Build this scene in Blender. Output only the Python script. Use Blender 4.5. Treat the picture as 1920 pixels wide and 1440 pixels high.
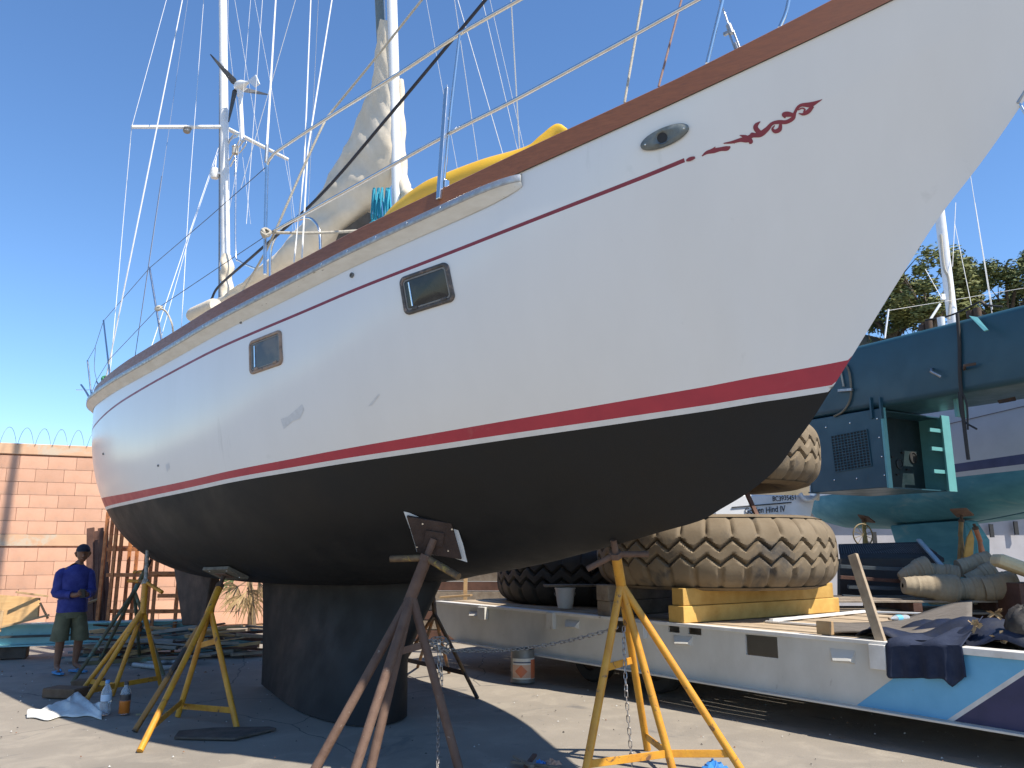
import bpy, bmesh, math, random
import numpy as np
from mathutils import Vector, Matrix, Quaternion
random.seed(7)
rng = random.Random(11)
SC = bpy.context.scene
COL = SC.collection
for o in list(bpy.data.objects): bpy.data.objects.remove(o)
R = math.radians

# ---------------------------------------------------------------- camera
FPX, PITCH, CAMH = 1490.0, R(11.7), 1.65
cd = bpy.data.cameras.new('camera'); cam = bpy.data.objects.new('camera', cd); COL.objects.link(cam)
cam.location = (0, 0, CAMH); cam.rotation_euler = (R(90) + PITCH, 0, 0)
cd.sensor_width = 36; cd.lens = 36 * FPX / 1920; cd.clip_end = 2000; cd.clip_start = 0.05
SC.camera = cam

# ---------------------------------------------------------------- sky, sun, exposure
SUN_AZ, SUN_EL = 37.5, 54.5            # azimuth measured from +X towards the camera
sd = Vector((math.cos(R(SUN_AZ)) * math.cos(R(SUN_EL)), -math.sin(R(SUN_AZ)) * math.cos(R(SUN_EL)), math.sin(R(SUN_EL))))
w = bpy.data.worlds.new('World'); SC.world = w; w.use_nodes = True
nt = w.node_tree; nt.nodes.clear()
sky = nt.nodes.new('ShaderNodeTexSky'); sky.sky_type = 'NISHITA'; sky.sun_disc = False
sky.sun_elevation = R(SUN_EL); sky.sun_rotation = math.atan2(sd.x, sd.y)
sky.altitude = 0; sky.air_density = 1.0; sky.dust_density = 0.0; sky.ozone_density = 7.0
bg = nt.nodes.new('ShaderNodeBackground'); bg.inputs[1].default_value = 0.128
wo = nt.nodes.new('ShaderNodeOutputWorld')
hs0 = nt.nodes.new('ShaderNodeHueSaturation'); hs0.inputs['Saturation'].default_value = 1.05
nt.links.new(sky.outputs[0], hs0.inputs['Color']); nt.links.new(hs0.outputs[0], bg.inputs[0]); nt.links.new(bg.outputs[0], wo.inputs[0])
ld = bpy.data.lights.new('sun', 'SUN'); ld.energy = 4.7; ld.angle = R(0.53); ld.color = (1, .93, .82)
sun = bpy.data.objects.new('sun', ld); COL.objects.link(sun); sun.rotation_euler = sd.to_track_quat('Z', 'Y').to_euler()
sun.location = (8, -6, 14)
vs = SC.view_settings; vs.view_transform = 'Standard'; vs.look = 'None'; vs.exposure = 0.74; vs.gamma = 1; vs.use_curve_mapping = False

# ---------------------------------------------------------------- pixel -> place helpers (1920 x 1440 pixels)
CP, SP = math.cos(PITCH), math.sin(PITCH)
CAM = Vector((0, 0, CAMH))
def ray(u, v):
    x = (u - 960) / FPX; z = -(v - 720) / FPX
    return Vector((x, CP - SP * z, SP + CP * z))
def G(u, v, h=0.0):
    d = ray(u, v); return CAM + d * ((h - CAMH) / d.z)
def Y(u, v, y):
    d = ray(u, v); return CAM + d * (y / d.y)
def PL(u, v, p, n):
    d = ray(u, v); return CAM + d * ((Vector(p) - CAM).dot(n) / d.dot(n))
def PJ(p):
    q = Vector(p) - CAM; dep = q.y * CP + q.z * SP; up = -q.y * SP + q.z * CP
    return 960 + FPX * q.x / dep, 720 - FPX * up / dep

# ---------------------------------------------------------------- object helpers
def root_loc(o):
    l = Vector((0, 0, 0))
    while o is not None: l = l + o.location; o = o.parent
    return l
def tag(o, label=None, cat=None, group=None, kind=None):
    if label: o['label'] = label
    if cat: o['category'] = cat
    if group: o['group'] = group
    if kind: o['kind'] = kind
    return o
def thing(name, loc, label, cat, group=None):
    o = bpy.data.objects.new(name, None); COL.objects.link(o); o.location = loc; o.empty_display_size = .2
    return tag(o, label, cat, group)
def copy_tree(o, parent=None, loc=None, rot=None):
    c = o.copy(); COL.objects.link(c); c.parent = parent
    if loc is not None: c.location = loc
    if rot is not None: c.rotation_euler = rot
    for ch in list(o.children): copy_tree(ch, c)
    return c
def frame(z):
    z = Vector(z).normalized(); a = Vector((0, 0, 1)) if abs(z.z) < .95 else Vector((1, 0, 0))
    x = a.cross(z).normalized(); return x, z.cross(x), z
class MB:
    def __init__(s): s.v = []; s.f = []; s.mi = []
    def add(s, vs, fs, m=0):
        o = len(s.v); s.v += [Vector(p) for p in vs]; s.f += [[i + o for i in f] for f in fs]; s.mi += [m] * len(fs); return s
    def hexa(s, p, m=0):     # 8 points: bottom 4 (ccw), top 4
        return s.add(p, [(3, 2, 1, 0), (4, 5, 6, 7), (0, 1, 5, 4), (1, 2, 6, 5), (2, 3, 7, 6), (3, 0, 4, 7)], m)
    def box(s, c, size, ax=None, m=0):
        c = Vector(c); x, y, z = ax if ax else (Vector((1, 0, 0)), Vector((0, 1, 0)), Vector((0, 0, 1)))
        a, b, h = (k / 2 for k in size)
        return s.hexa([c + x * i * a + y * j * b + z * k * h for k in (-1, 1) for i, j in ((-1, -1), (1, -1), (1, 1), (-1, 1))], m)
    def bar(s, p, q, wd, th, up=(0, 0, 1), m=0):
        p, q = Vector(p), Vector(q); z = (q - p).normalized(); u = Vector(up)
        x = u.cross(z)
        if x.length < 1e-3: x = Vector((1, 0, 0)).cross(z)
        x.normalize(); y = z.cross(x)
        return s.box((p + q) / 2, (wd, th, (q - p).length), (x, y, z), m)
    def tube(s, pts, r, n=8, closed=False, cap=True, m=0):
        pts = [Vector(p) for p in pts]; k = len(pts); rs = r if isinstance(r, (list, tuple)) else [r] * k
        vs = []; X = None
        for i in range(k):
            if closed: t = pts[(i + 1) % k] - pts[i - 1]
            else: t = pts[min(i + 1, k - 1)] - pts[max(i - 1, 0)]
            if t.length < 1e-9: t = Vector((0, 0, 1))
            t.normalize()
            if X is None: X = frame(t)[0]
            X = X - t * X.dot(t)
            if X.length < 1e-4: X = frame(t)[0]
            X.normalize(); Yv = t.cross(X)
            vs += [pts[i] + (X * math.cos(2 * math.pi * j / n) + Yv * math.sin(2 * math.pi * j / n)) * rs[i] for j in range(n)]
        fs = []
        for i in range(k if closed else k - 1):
            for j in range(n):
                a = i * n + j; b = i * n + (j + 1) % n; c = ((i + 1) % k) * n + (j + 1) % n; d = ((i + 1) % k) * n + j
                fs.append((a, b, c, d))
        if cap and not closed: fs += [tuple(range(n - 1, -1, -1)), tuple((k - 1) * n + j for j in range(n))]
        return s.add(vs, fs, m)
    def lathe(s, c, prof, n=32, ax=(0, 0, 1), m=0, closed=False):
        c = Vector(c); x, y, z = frame(ax); vs = []
        for r, h in prof:
            vs += [c + z * h + (x * math.cos(2 * math.pi * j / n) + y * math.sin(2 * math.pi * j / n)) * r for j in range(n)]
        fs = []; k = len(prof)
        for i in range(k if closed else k - 1):
            for j in range(n): fs.append((i * n + j, i * n + (j + 1) % n, ((i + 1) % k) * n + (j + 1) % n, ((i + 1) % k) * n + j))
        return s.add(vs, fs, m)
    def grid(s, rows, m=0, closed=False):
        k = len(rows[0]); vs = [p for r in rows for p in r]; fs = []
        for i in range(len(rows) - 1):
            for j in range(k if closed else k - 1): fs.append((i * k + j, i * k + (j + 1) % k, (i + 1) * k + (j + 1) % k, (i + 1) * k + j))
        return s.add(vs, fs, m)
    def slab(s, poly, th, m=0):     # closed polygon extruded by vector th
        k = len(poly); th = Vector(th); p = [Vector(q) for q in poly]
        return s.add(p + [q + th for q in p], [tuple(range(k - 1, -1, -1)), tuple(range(k, 2 * k))] + [(i, (i + 1) % k, k + (i + 1) % k, k + i) for i in range(k)], m)
    def mesh(s, name, off=Vector((0, 0, 0)), smooth=None):
        me = bpy.data.meshes.new(name)
        me.from_pydata([tuple(p - off) for p in s.v], [], s.f)
        me.polygons.foreach_set('material_index', s.mi)
        if smooth is not None:
            me.polygons.foreach_set('use_smooth', [True] * len(me.polygons))
            if smooth < 180: me.set_sharp_from_angle(angle=R(smooth))
        me.update(); return me
    def build(s, name, mat, parent=None, smooth=None, bevel=0, loc=None, fix=False):
        off = root_loc(parent) if parent else (Vector(loc) if loc is not None else Vector((0, 0, 0)))
        me = s.mesh(name, off, smooth)
        if fix:
            bm = bmesh.new(); bm.from_mesh(me); bmesh.ops.remove_doubles(bm, verts=bm.verts, dist=1e-4)
            bmesh.ops.recalc_face_normals(bm, faces=bm.faces); bm.to_mesh(me); bm.free()
            if smooth is not None and smooth < 180: me.set_sharp_from_angle(angle=R(smooth))
        for m in (mat if isinstance(mat, (list, tuple)) else [mat]): me.materials.append(m)
        o = bpy.data.objects.new(name, me); COL.objects.link(o)
        if parent: o.parent = parent
        elif loc is not None: o.location = loc
        if bevel:
            b = o.modifiers.new('bevel', 'BEVEL'); b.width = bevel; b.segments = 2; b.limit_method = 'ANGLE'; b.angle_limit = R(40)
        return o
def inst(name, me, parent, loc, rot=None, scale=None):
    o = bpy.data.objects.new(name, me); COL.objects.link(o)
    if parent: o.parent = parent; o.location = Vector(loc) - root_loc(parent)
    else: o.location = loc
    if rot is not None: o.rotation_euler = rot
    if scale is not None: o.scale = scale
    return o
def curve(pts, n=24):           # Catmull-Rom through points
    p = [Vector(q) for q in pts]; p = [p[0] * 2 - p[1]] + p + [p[-1] * 2 - p[-2]]; out = []
    seg = len(p) - 3; per = max(2, n // seg)
    for i in range(seg):
        a, b, c, d = p[i:i + 4]
        for j in range(per):
            t = j / per
            out.append(.5 * ((2 * b) + (c - a) * t + (2 * a - 5 * b + 4 * c - d) * t * t + (3 * b - a - 3 * c + d) * t ** 3))
    out.append(p[-2]); return out
def pchip(ks, vs):
    ks = np.array(ks, float); vs = np.array(vs, float); h = np.diff(ks); d = np.diff(vs) / h; m = np.zeros_like(vs)
    for i in range(1, len(ks) - 1):
        if d[i - 1] * d[i] > 0:
            w1 = 2 * h[i] + h[i - 1]; w2 = h[i] + 2 * h[i - 1]; m[i] = (w1 + w2) / (w1 / d[i - 1] + w2 / d[i])
    m[0] = d[0]; m[-1] = d[-1]
    def g(x):
        x = min(max(x, ks[0]), ks[-1]); i = min(max(int(np.searchsorted(ks, x)) - 1, 0), len(h) - 1); t = (x - ks[i]) / h[i]
        return float((1 + 2 * t) * (1 - t) ** 2 * vs[i] + t * (1 - t) ** 2 * h[i] * m[i] + t * t * (3 - 2 * t) * vs[i + 1] + t * t * (t - 1) * h[i] * m[i + 1])
    return g

# ---------------------------------------------------------------- materials
def lin(*c): return tuple((k / 255 / 12.92 if k < 10.3 else ((k / 255 + .055) / 1.055) ** 2.4) for k in c)
MATS = {}
def M(name, col, rough=.55, metal=0, col2=None, scale=6, amt=1.0, lo=.35, hi=.7, bump=0, bscale=60, spots=None, sscale=14, slo=.6, shi=.66,
      stretch=(1, 1, 1), rnd=0, trans=0, ior=1.45, alpha=1, detail=6, space='Object', spec=.5, coat=0, r2=None, ang=None):
    if name in MATS: return MATS[name]
    m = bpy.data.materials.new(name); m.use_nodes = True; t = m.node_tree; N = t.nodes; Lk = t.links
    b = N['Principled BSDF']
    tc = N.new('ShaderNodeTexCoord'); mp = N.new('ShaderNodeMapping'); mp.inputs['Scale'].default_value = stretch
    if ang: mp.inputs['Rotation'].default_value = ang
    Lk.new(tc.outputs[space], mp.inputs[0])
    def noise(sc, det=detail, dist=0):
        n = N.new('ShaderNodeTexNoise'); n.inputs['Scale'].default_value = sc; n.inputs['Detail'].default_value = det
        n.inputs['Roughness'].default_value = .62; n.inputs['Distortion'].default_value = dist; Lk.new(mp.outputs[0], n.inputs['Vector']); return n
    def ramp(src, a, z):
        r = N.new('ShaderNodeMapRange'); r.inputs[1].default_value = a; r.inputs[2].default_value = z; r.clamp = True; Lk.new(src, r.inputs[0]); return r.outputs[0]
    def mix(f, a, c):
        x = N.new('ShaderNodeMix'); x.data_type = 'RGBA'
        if isinstance(f, (int, float)): x.inputs[0].default_value = f
        else: Lk.new(f, x.inputs[0])
        for i, k in ((6, a), (7, c)):
            if isinstance(k, tuple): x.inputs[i].default_value = (*k, 1)
            else: Lk.new(k, x.inputs[i])
        return x.outputs[2]
    c2 = col2 or tuple(k * .78 for k in col)
    f = ramp(noise(scale).outputs[0], lo, hi)
    out = mix(f, tuple(col), tuple(c2))
    sp = None
    if spots:
        sp = ramp(noise(sscale, 8, .6).outputs[0], slo, shi); out = mix(sp, out, tuple(spots))
    if rnd:
        oi = N.new('ShaderNodeObjectInfo'); h = N.new('ShaderNodeHueSaturation')
        vr = N.new('ShaderNodeMapRange'); vr.inputs[3].default_value = 1 - rnd; vr.inputs[4].default_value = 1 + rnd
        Lk.new(oi.outputs['Random'], vr.inputs[0]); Lk.new(vr.outputs[0], h.inputs['Value']); Lk.new(out, h.inputs['Color']); out = h.outputs[0]
    Lk.new(out, b.inputs['Base Color'])
    b.inputs['Roughness'].default_value = rough; b.inputs['Metallic'].default_value = metal
    rr = N.new('ShaderNodeMapRange'); rr.inputs[3].default_value = rough * .82; rr.inputs[4].default_value = min(1, (r2 or rough * 1.2)); Lk.new(f, rr.inputs[0]); Lk.new(rr.outputs[0], b.inputs['Roughness'])
    b.inputs['Specular IOR Level'].default_value = spec
    if trans: b.inputs['Transmission Weight'].default_value = trans; b.inputs['IOR'].default_value = ior
    if coat: b.inputs['Coat Weight'].default_value = coat
    if alpha < 1: b.inputs['Alpha'].default_value = alpha
    if bump:
        bn = N.new('ShaderNodeBump'); bn.inputs['Strength'].default_value = min(1, bump * 1.0); bn.inputs['Distance'].default_value = .01
        nb = noise(bscale, 8); Lk.new(nb.outputs[0], bn.inputs['Height']); Lk.new(bn.outputs[0], b.inputs['Normal'])
    MATS[name] = m; return m
steel = M('stainless', (.72, .71, .69), .2, 1, (.6, .59, .56), 20)
galv = M('galvanised', (.42, .43, .44), .45, .8, (.3, .3, .3), 25, bump=.15)
wire = M('wire_stainless', (.62, .62, .62), .35, .7, (.5, .5, .5), 9)
wirew = M('wire_white', (.72, .71, .68), .5, 0, (.6, .58, .54), 9)
wired = M('wire_dark', (.09, .1, .13), .5, .4, (.06, .06, .07), 9)
ropew = M('rope_beige', (.5, .46, .38), .9, 0, (.34, .31, .25), 60, bump=.6, bscale=150)
alum = M('painted_alloy', (.8, .8, .78), .38, 0, (.68, .68, .66), 4, spots=(.5, .5, .48), sscale=8, slo=.62, shi=.72)
yellowp = M('yellow_paint', (.62, .30, .025), .5, 0, (.48, .2, .02), 7, spots=(.16, .08, .04), sscale=11, slo=.60, shi=.66, bump=.25, bscale=80)
rust = M('rust', (.105, .058, .038), .82, .15, (.175, .11, .078), 9, spots=(.4, .34, .28), sscale=26, slo=.66, shi=.72, bump=.5, bscale=90)
rustd = M('rust_dark', (.06, .04, .03), .85, .1, (.13, .08, .05), 12, bump=.5)
orangep = M('orange_primer', (.50, .19, .06), .7, 0, (.30, .10, .035), 10, spots=(.12, .06, .04), sscale=18, bump=.3)
blackr = M('black_rubber', (.018, .018, .019), .7, 0, (.03, .03, .03), 12)
wood = M('pine_wood', (.46, .31, .16), .8, 0, (.34, .21, .10), 3, stretch=(1, 1, 1), bump=.4, bscale=40, rnd=.15)
woody = M('yellow_timber', (.56, .34, .085), .75, 0, (.42, .23, .05), 4, bump=.35, bscale=30, rnd=.1)
woodg = M('grey_timber', (.27, .22, .165), .9, 0, (.16, .12, .085), 6, bump=.5, bscale=50, rnd=.2)
whitep = M('white_plastic', (.74, .74, .73), .35, 0, (.66, .66, .65), 8)
chainm = M('chain_zinc', (.46, .44, .41), .42, .75, (.25, .2, .16), 40)
# ================================================================ SETTING: ground
def ground_mat():
    m = bpy.data.materials.new('yard_concrete'); m.use_nodes = True; t = m.node_tree; N = t.nodes; Lk = t.links; b = N['Principled BSDF']
    tc = N.new('ShaderNodeTexCoord')
    def noise(sc, det=8, dist=0, rg=.6):
        n = N.new('ShaderNodeTexNoise'); n.inputs['Scale'].default_value = sc; n.inputs['Detail'].default_value = det; n.inputs['Roughness'].default_value = rg
        n.inputs['Distortion'].default_value = dist; Lk.new(tc.outputs['Object'], n.inputs['Vector']); return n.outputs[0]
    def rng_(s, a, z):
        r = N.new('ShaderNodeMapRange'); r.inputs[1].default_value = a; r.inputs[2].default_value = z; Lk.new(s, r.inputs[0]); return r.outputs[0]
    def mix(f, a, c):
        x = N.new('ShaderNodeMix'); x.data_type = 'RGBA'
        if isinstance(f, float): x.inputs[0].default_value = f
        else: Lk.new(f, x.inputs[0])
        for i, k in ((6, a), (7, c)):
            if isinstance(k, tuple): x.inputs[i].default_value = (*k, 1)
            else: Lk.new(k, x.inputs[i])
        return x.outputs[2]
    c = mix(rng_(noise(.55), .35, .68), (.285, .250, .205), (.21, .186, .155))
    c = mix(rng_(noise(2.3, 8, .8), .5, .72), c, (.315, .277, .225))
    c = mix(rng_(noise(1.3, 9, 1.2), .60, .72), c, (.135, .127, .120))
    c = mix(rng_(noise(90, 4), .62, .78), c, (.12, .113, .105))
    c = mix(rng_(noise(140, 3), .66, .76), c, (.36, .34, .30))
    vo = N.new('ShaderNodeTexVoronoi'); vo.feature = 'DISTANCE_TO_EDGE'; vo.inputs['Scale'].default_value = .21
    ns = N.new('ShaderNodeTexNoise'); ns.inputs['Scale'].default_value = 1.7; ns.inputs['Detail'].default_value = 6
    Lk.new(tc.outputs['Object'], ns.inputs['Vector'])
    ad = N.new('ShaderNodeMix'); ad.data_type = 'VECTOR'; ad.inputs[0].default_value = .22
    Lk.new(tc.outputs['Object'], ad.inputs[4]); Lk.new(ns.outputs['Color'], ad.inputs[5]); Lk.new(ad.outputs[1], vo.inputs['Vector'])
    c = mix(rng_(vo.outputs[0], .0016, 0.0), c, (.085, .08, .075))
    Lk.new(c, b.inputs['Base Color']); b.inputs['Roughness'].default_value = .92; b.inputs['Specular IOR Level'].default_value = .25
    bn = N.new('ShaderNodeBump'); bn.inputs['Strength'].default_value = .35; bn.inputs['Distance'].default_value = .012
    Lk.new(noise(45, 10), bn.inputs['Height']); Lk.new(bn.outputs[0], b.inputs['Normal'])
    return m
gm = MB()
xs = [-600, -200, -60, -30] + list(range(-20, 21, 1)) + [30, 60, 200, 600]; ys = [-300, -60, -20] + list(range(-6, 26, 1)) + [32, 45, 80, 200, 900]
gm.grid([[Vector((x, y, .012 * math.sin(x * .9 + 1.3 * y) * math.sin(.7 * y - .4 * x) if (abs(x) < 20 and -6 < y < 25) else 0)) - Vector((0, 0, .013)) for x in xs] for y in ys])
tag(gm.build('ground', ground_mat(), smooth=180), kind='structure', label='grey concrete boatyard ground')
# slope behind the yard
hm = MB(); rows = []
for j in range(22):
    row = []
    for i in range(60):
        x = -6 + i * 1.6; y = 24 + j * .9
        z = 11.2 * min(1, max(0, (y - 24.5) / 11)) + .35 * math.sin(x * .9 + j) * (j > 1) + .25 * math.sin(2.3 * x - j * 1.7) * (j > 1)
        z = (z + max(0, y - 35.5) * .12) * min(1, max(0, (x - 5) / 6 - .012 * (y - 24)))
        row.append(Vector((x, y, z - .02 if j else -.3)))
    rows.append(row)
hm.grid(rows)
tag(hm.build('hillside', M('dry_earth', (.20, .155, .10), .95, 0, (.13, .11, .06), 1.2, bump=.8, bscale=6), smooth=180), kind='structure', label='dry scrubby slope behind the yard')

# ================================================================ block wall on the left
WP = Vector((-9.06, 17.0, 0)); WD = Vector((.93, .37, 0)).normalized(); WN = Vector((WD.y, -WD.x, 0))
def wall_pt(u, v): return PL(u, v, WP, WN)
def wq(x, z, out=0): return WP + WD * x + WN * out + Vector((0, 0, z))
wallm = M('wall_block', (.64, .36, .235), .9, 0, (.58, .315, .20), 2.2, spots=(.47,.30,.22), sscale=1.1, slo=.52, shi=.72, bump=.5, bscale=50, rnd=.10, space='Object')
wallc = M('wall_render', (.66, .40, .235), .9, 0, (.56, .34, .21), 2.0, spots=(.55, .43, .31), sscale=1.6, slo=.55, shi=.62, bump=.35, bscale=50)
mort = M('wall_mortar', (.47, .26, .17), .95, 0, (.26, .13, .08), 8, bump=.4)
zt = wall_pt(70, 833).z; zl = wall_pt(70, 853).z; zm1 = wall_pt(70, 1002).z; zm2 = wall_pt(70, 1024).z
wall = thing('block_wall', wq(0, 0), 'pink concrete block wall with a plain cap band behind the worker', 'wall')
X0, X1 = -4.7, 6.0
MB().box(wq((X0 + X1) / 2, zt / 2 - .1, -.1), (X1 - X0, .16, zt - .1), (WD, -WN, Vector((0, 0, 1)))).build('core', mort, wall)
b = MB().box(wq((X0 + X1) / 2, (zt + zl) / 2, -.08), (X1 - X0, .24, zt - zl), (WD, -WN, Vector((0, 0, 1)))); b.build('cap_band', wallc, wall, bevel=.012)
b = MB().box(wq((X0 + X1) / 2, (zm1 + zm2) / 2, -.07), (X1 - X0, .19, zm2 - zm1 if zm2 > zm1 else zm1 - zm2), (WD, -WN, Vector((0, 0, 1)))); b.build('middle_band', wallc, wall, bevel=.01)
def course_set(z0, z1, n):
    h = (z1 - z0) / n; L = .525
    me = MB().box((0, 0, 0), (L - .007, .05, h - .007), (WD, -WN, Vector((0, 0, 1)))).mesh('block'); me.materials.append(wallm)
    half = None
    for r in range(n):
        off = (r % 2) * L / 2 + (.03 * math.sin(r * 2.1))
        x = -2.3 + off
        while x < 5.4:
            inst('block', me, wall, wq(x, z0 + h * (r + .5), .002 + rng.uniform(-.004, .004)), (rng.uniform(-.004, .004), rng.uniform(-.006, .006), 0))
            x += L
nU = max(1, round((zl - zm1) / .266)); nL = max(1, round(zm2 / .266))
course_set(zm1 + .004, zl - .03, nU); course_set(.02, zm2 - .03, nL)
# razor wire coil on the wall
rw = MB(); pts = []
wz = zt + .14
for i in range(1100):
    a = i * 2 * math.pi / 40; x = -2.9 + i * .32 / 40
    pts.append(wq(x, wz + .205 * math.sin(a), -.08 + .205 * math.cos(a)))
rw.tube(pts, .0042, 5)
for i in range(0, 1100, 9):
    p = pts[i]; q = Vector((rng.uniform(-1, 1), rng.uniform(-1, 1), rng.uniform(-1, 1))).normalized() * .017
    rw.bar(p - q, p + q, .006, .002)
wirer = rw.build('razor_wire', M('razor_dark', (.16, .16, .17), .6, .5), None, loc=wq(0, zt)); tag(wirer, 'coiled razor wire running along the top of the pink block wall', 'razor wire')
# ================================================================ THE SAILBOAT (boat frame: s forward, b to starboard, z up)
YAW = R(45); FW = Vector((math.cos(YAW), -math.sin(YAW), 0)); SB = Vector((-math.sin(YAW), -math.cos(YAW), 0)); UP = Vector((0, 0, 1))
P0 = G(492, 1283) + FW * 1.1; P0.z = 0
S0, S1 = -3.78, 8.4
BD = pchip([-3.78, -3.72, -3.6, -3.3, -2.9, -2.4, -1, 1, 3, 4.5, 6, 7, 7.8, 8.2, 8.4], [0.72, .98, 1.22, 1.53, 1.73, 1.855, 1.97, 2.0, 1.83, 1.5, 1.0, .6, .27, .1, 0])
BW = pchip([-3.78, -3.6, -3.3, -3.0, -2.65, -1.5, 0, 1.2, 2.5, 4, 5, 5.8, 6.26], [.6, .9, 1.18, 1.36, 1.52, 1.72, 1.82, 1.81, 1.6, 1.08, .62, .22, 0])
ZC = pchip([-3.78, -3.7, -3.5, -3.2, -2.7, -1.3, .5, 2.3, 2.56, 3.54, 4.32, 4.92, 5.27, 5.42, 5.61, 5.76, 5.89, 6.02, 6.12, 6.27, 6.44, 6.76, 7.06, 7.33, 7.58, 8.4],
           [1.95, 1.75, 1.58, 1.42, 1.31, 1.24, 1.25, 1.33, 1.37, 1.50, 1.65, 1.78, 1.86, 1.93, 2.02, 2.11, 2.21, 2.36, 2.47, 2.66, 2.88, 3.30, 3.68, 3.96, 4.25, 5.355])
MM = pchip([-3.78, -2.6, 0, 3, 5, 6.3, 8.4], [2., 2.6, 3, 2.7, 1.75, 1.25, 1.05])
pv = lambda c: (lambda s: float(np.polyval(c, s)))
hB = pv([0.0009, 0.00931, 0.05776, 3.68931]); hT_ = pv([0.0018, 0.0027, 0.0709, 3.82274])
hT = lambda s: max(hT_(s), hB(s) + .125 + .04 * min(1, max(0, (s + 2.6) / 1.6)))
hW = pv([0.00689, 0.03482, 2.18495]); hRB = lambda s: hW(s) + .035 + .0005 * s
hRT = pv([0.00981, 0.02687, 2.29058]); hC = pv([0.00262, -0.00508, 0.06704, 3.41224])
_nn = {}
def nn(s):
    s = round(min(s, 5.6), 3)
    if s not in _nn:
        zc = ZC(s); rw_ = max((hW(s) - zc) / (hB(s) - zc), .02); q = BW(s) / BD(s)
        _nn[s] = min(max(math.log(1 - (1 - rw_) ** MM(s)) / math.log(min(q, .985)), .7), 5)
    return _nn[s]
def hullb(s, z):
    if s < S0 or s > S1: return 0.
    zc = ZC(s); t = hB(s)
    if z <= zc: return 0.
    r = min((z - zc) / max(t - zc, 1e-3), 1)
    return BD(s) * (1 - (1 - r) ** MM(s)) ** (1 / nn(s))
def BP(s, b, z): return P0 + FW * s + SB * b + UP * z
def SBZ(p): q = Vector(p) - P0; return q.dot(FW), q.dot(SB), q.z
def hit(u, v, off=0., fn=hullb, step=.05):
    d = ray(u, v)
    def g(t):
        X = CAM + d * t; s, b, z = SBZ(X)
        return (b - off - fn(s, z)) if S0 < s < S1 + 2 else 9
    prev = None; t = 2.5
    while t < 19:
        q = g(t)
        if prev is not None and q <= 0 < prev < 5:
            lo, hi = t - step, t
            for _ in range(22):
                m = (lo + hi) / 2
                if g(m) > 0: lo = m
                else: hi = m
            return CAM + d * lo
        prev = q; t += step
    raise ValueError('no hull at %s %s' % (u, v))
def rhit(u, v, off=-.07):
    try: return hit(u, v, off, lambda s, z: BD(s))
    except ValueError: return PL(u, v, P0 + SB * (1.55 + off), SB)
def cpl(u, v, b=0.): return PL(u, v, P0 + SB * b, SB)
def hnormal(p):
    s, b, z = SBZ(p); e = .02
    a = BP(s + e, hullb(s + e, z), z) - BP(s - e, hullb(s - e, z), z); c = BP(s, hullb(s, z + e), z + e) - BP(s, hullb(s, z - e), z - e)
    n = c.cross(a).normalized()
    return n if n.dot(SB) > 0 else -n

boat = thing('sailboat', BP(0, 0, 0), 'large white ketch with red boot stripe and black underbody propped on jack stands', 'sailboat')
gel = M('white_gelcoat', (.78, .765, .73), .2, 0, (.74, .725, .69), 1.3, lo=.3, hi=.75, spots=(.60, .59, .55), sscale=2.2, slo=.66, shi=.85, stretch=(1.6, 1.6, .3), bump=.05, bscale=3.0)
redp = M('red_bootstripe', (.42, .034, .055), .42, 0, (.36, .03, .05), 5, spots=(.42, .1, .1), sscale=5, slo=.62, shi=.8)
covep = M('red_covestripe', (.26, .03, .045), .45, 0, (.21, .025, .04), 8)
wstripe = M('white_stripe', (.70, .69, .67), .45, 0, (.62, .61, .59), 9)
anti = M('black_antifouling', (.0125, .0122, .0118), .6, 0, (.018, .0173, .0165), 2.2, bump=.12, bscale=120, r2=.75, spec=.28)
teak = M('teak', (.23, .084, .033), .42, 0, (.165, .058, .024), 2.0, stretch=(6, 6, 40), bump=.2, bscale=8, spots=(.13, .05, .028), sscale=.8, slo=.62, shi=.75)
strk = M('strake_cream', (.72, .70, .64), .5, 0, (.62, .59, .52), 5, spots=(.24, .21, .16), sscale=14, slo=.67, shi=.71, stretch=(1, 1, 4))
canvas = M('canvas_beige', (.70, .61, .48), .9, 0, (.60, .51, .38), 3, bump=.5, bscale=14)
hm = MB(); st = []; s = S0
while s < S1 - .001:
    st.append(s); s += .05 if s < -3.0 else .03 if s > 5.2 else .1
st.append(S1)
def col_of(s, sg):
    zc = ZC(s); zs = [hB(s), hC(s) + .013, hC(s) - .013]
    a, z = hC(s) - .013, hRT(s); zs += [a + (z - a) * i / 9 for i in range(1, 9)]
    zs += [hRT(s), hRB(s), hW(s)]; zs = [max(q, zc) for q in zs]
    wv = max(hW(s), zc); zs += [zc + (wv - zc) * (1 - t / 18) ** 1.7 for t in range(1, 19)]
    return [BP(s, sg * hullb(s, q), q) for q in zs]
rs_ = [col_of(s, 1) for s in st]; rp_ = [col_of(s, -1) for s in st]
nr = len(rs_[0])
def mi_of(j, s):
    if j == 1: return 1 if s < 5.84 else 0
    if j == 11: return 2
    if j == 12: return 3
    return 4 if j > 12 else 0
for rows, flip in ((rs_, False), (rp_, True)):
    base = len(hm.v); hm.v += [p for r in rows for p in r]
    for i in range(len(st) - 1):
        for j in range(nr - 1):
            q = [base + i * nr + j, base + i * nr + j + 1, base + (i + 1) * nr + j + 1, base + (i + 1) * nr + j]
            hm.f.append(q if not flip else q[::-1]); hm.mi.append(mi_of(j, st[i]))
base = len(hm.v); hm.v += rs_[0] + rp_[0]
for j in range(nr - 1): hm.f.append([base + j, base + nr + j, base + nr + j + 1, base + j + 1]); hm.mi.append(mi_of(j, 9) if j != 1 else 1)
hullo = hm.build('hull', [gel, covep, redp, wstripe, anti], boat, smooth=38, fix=True)
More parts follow.
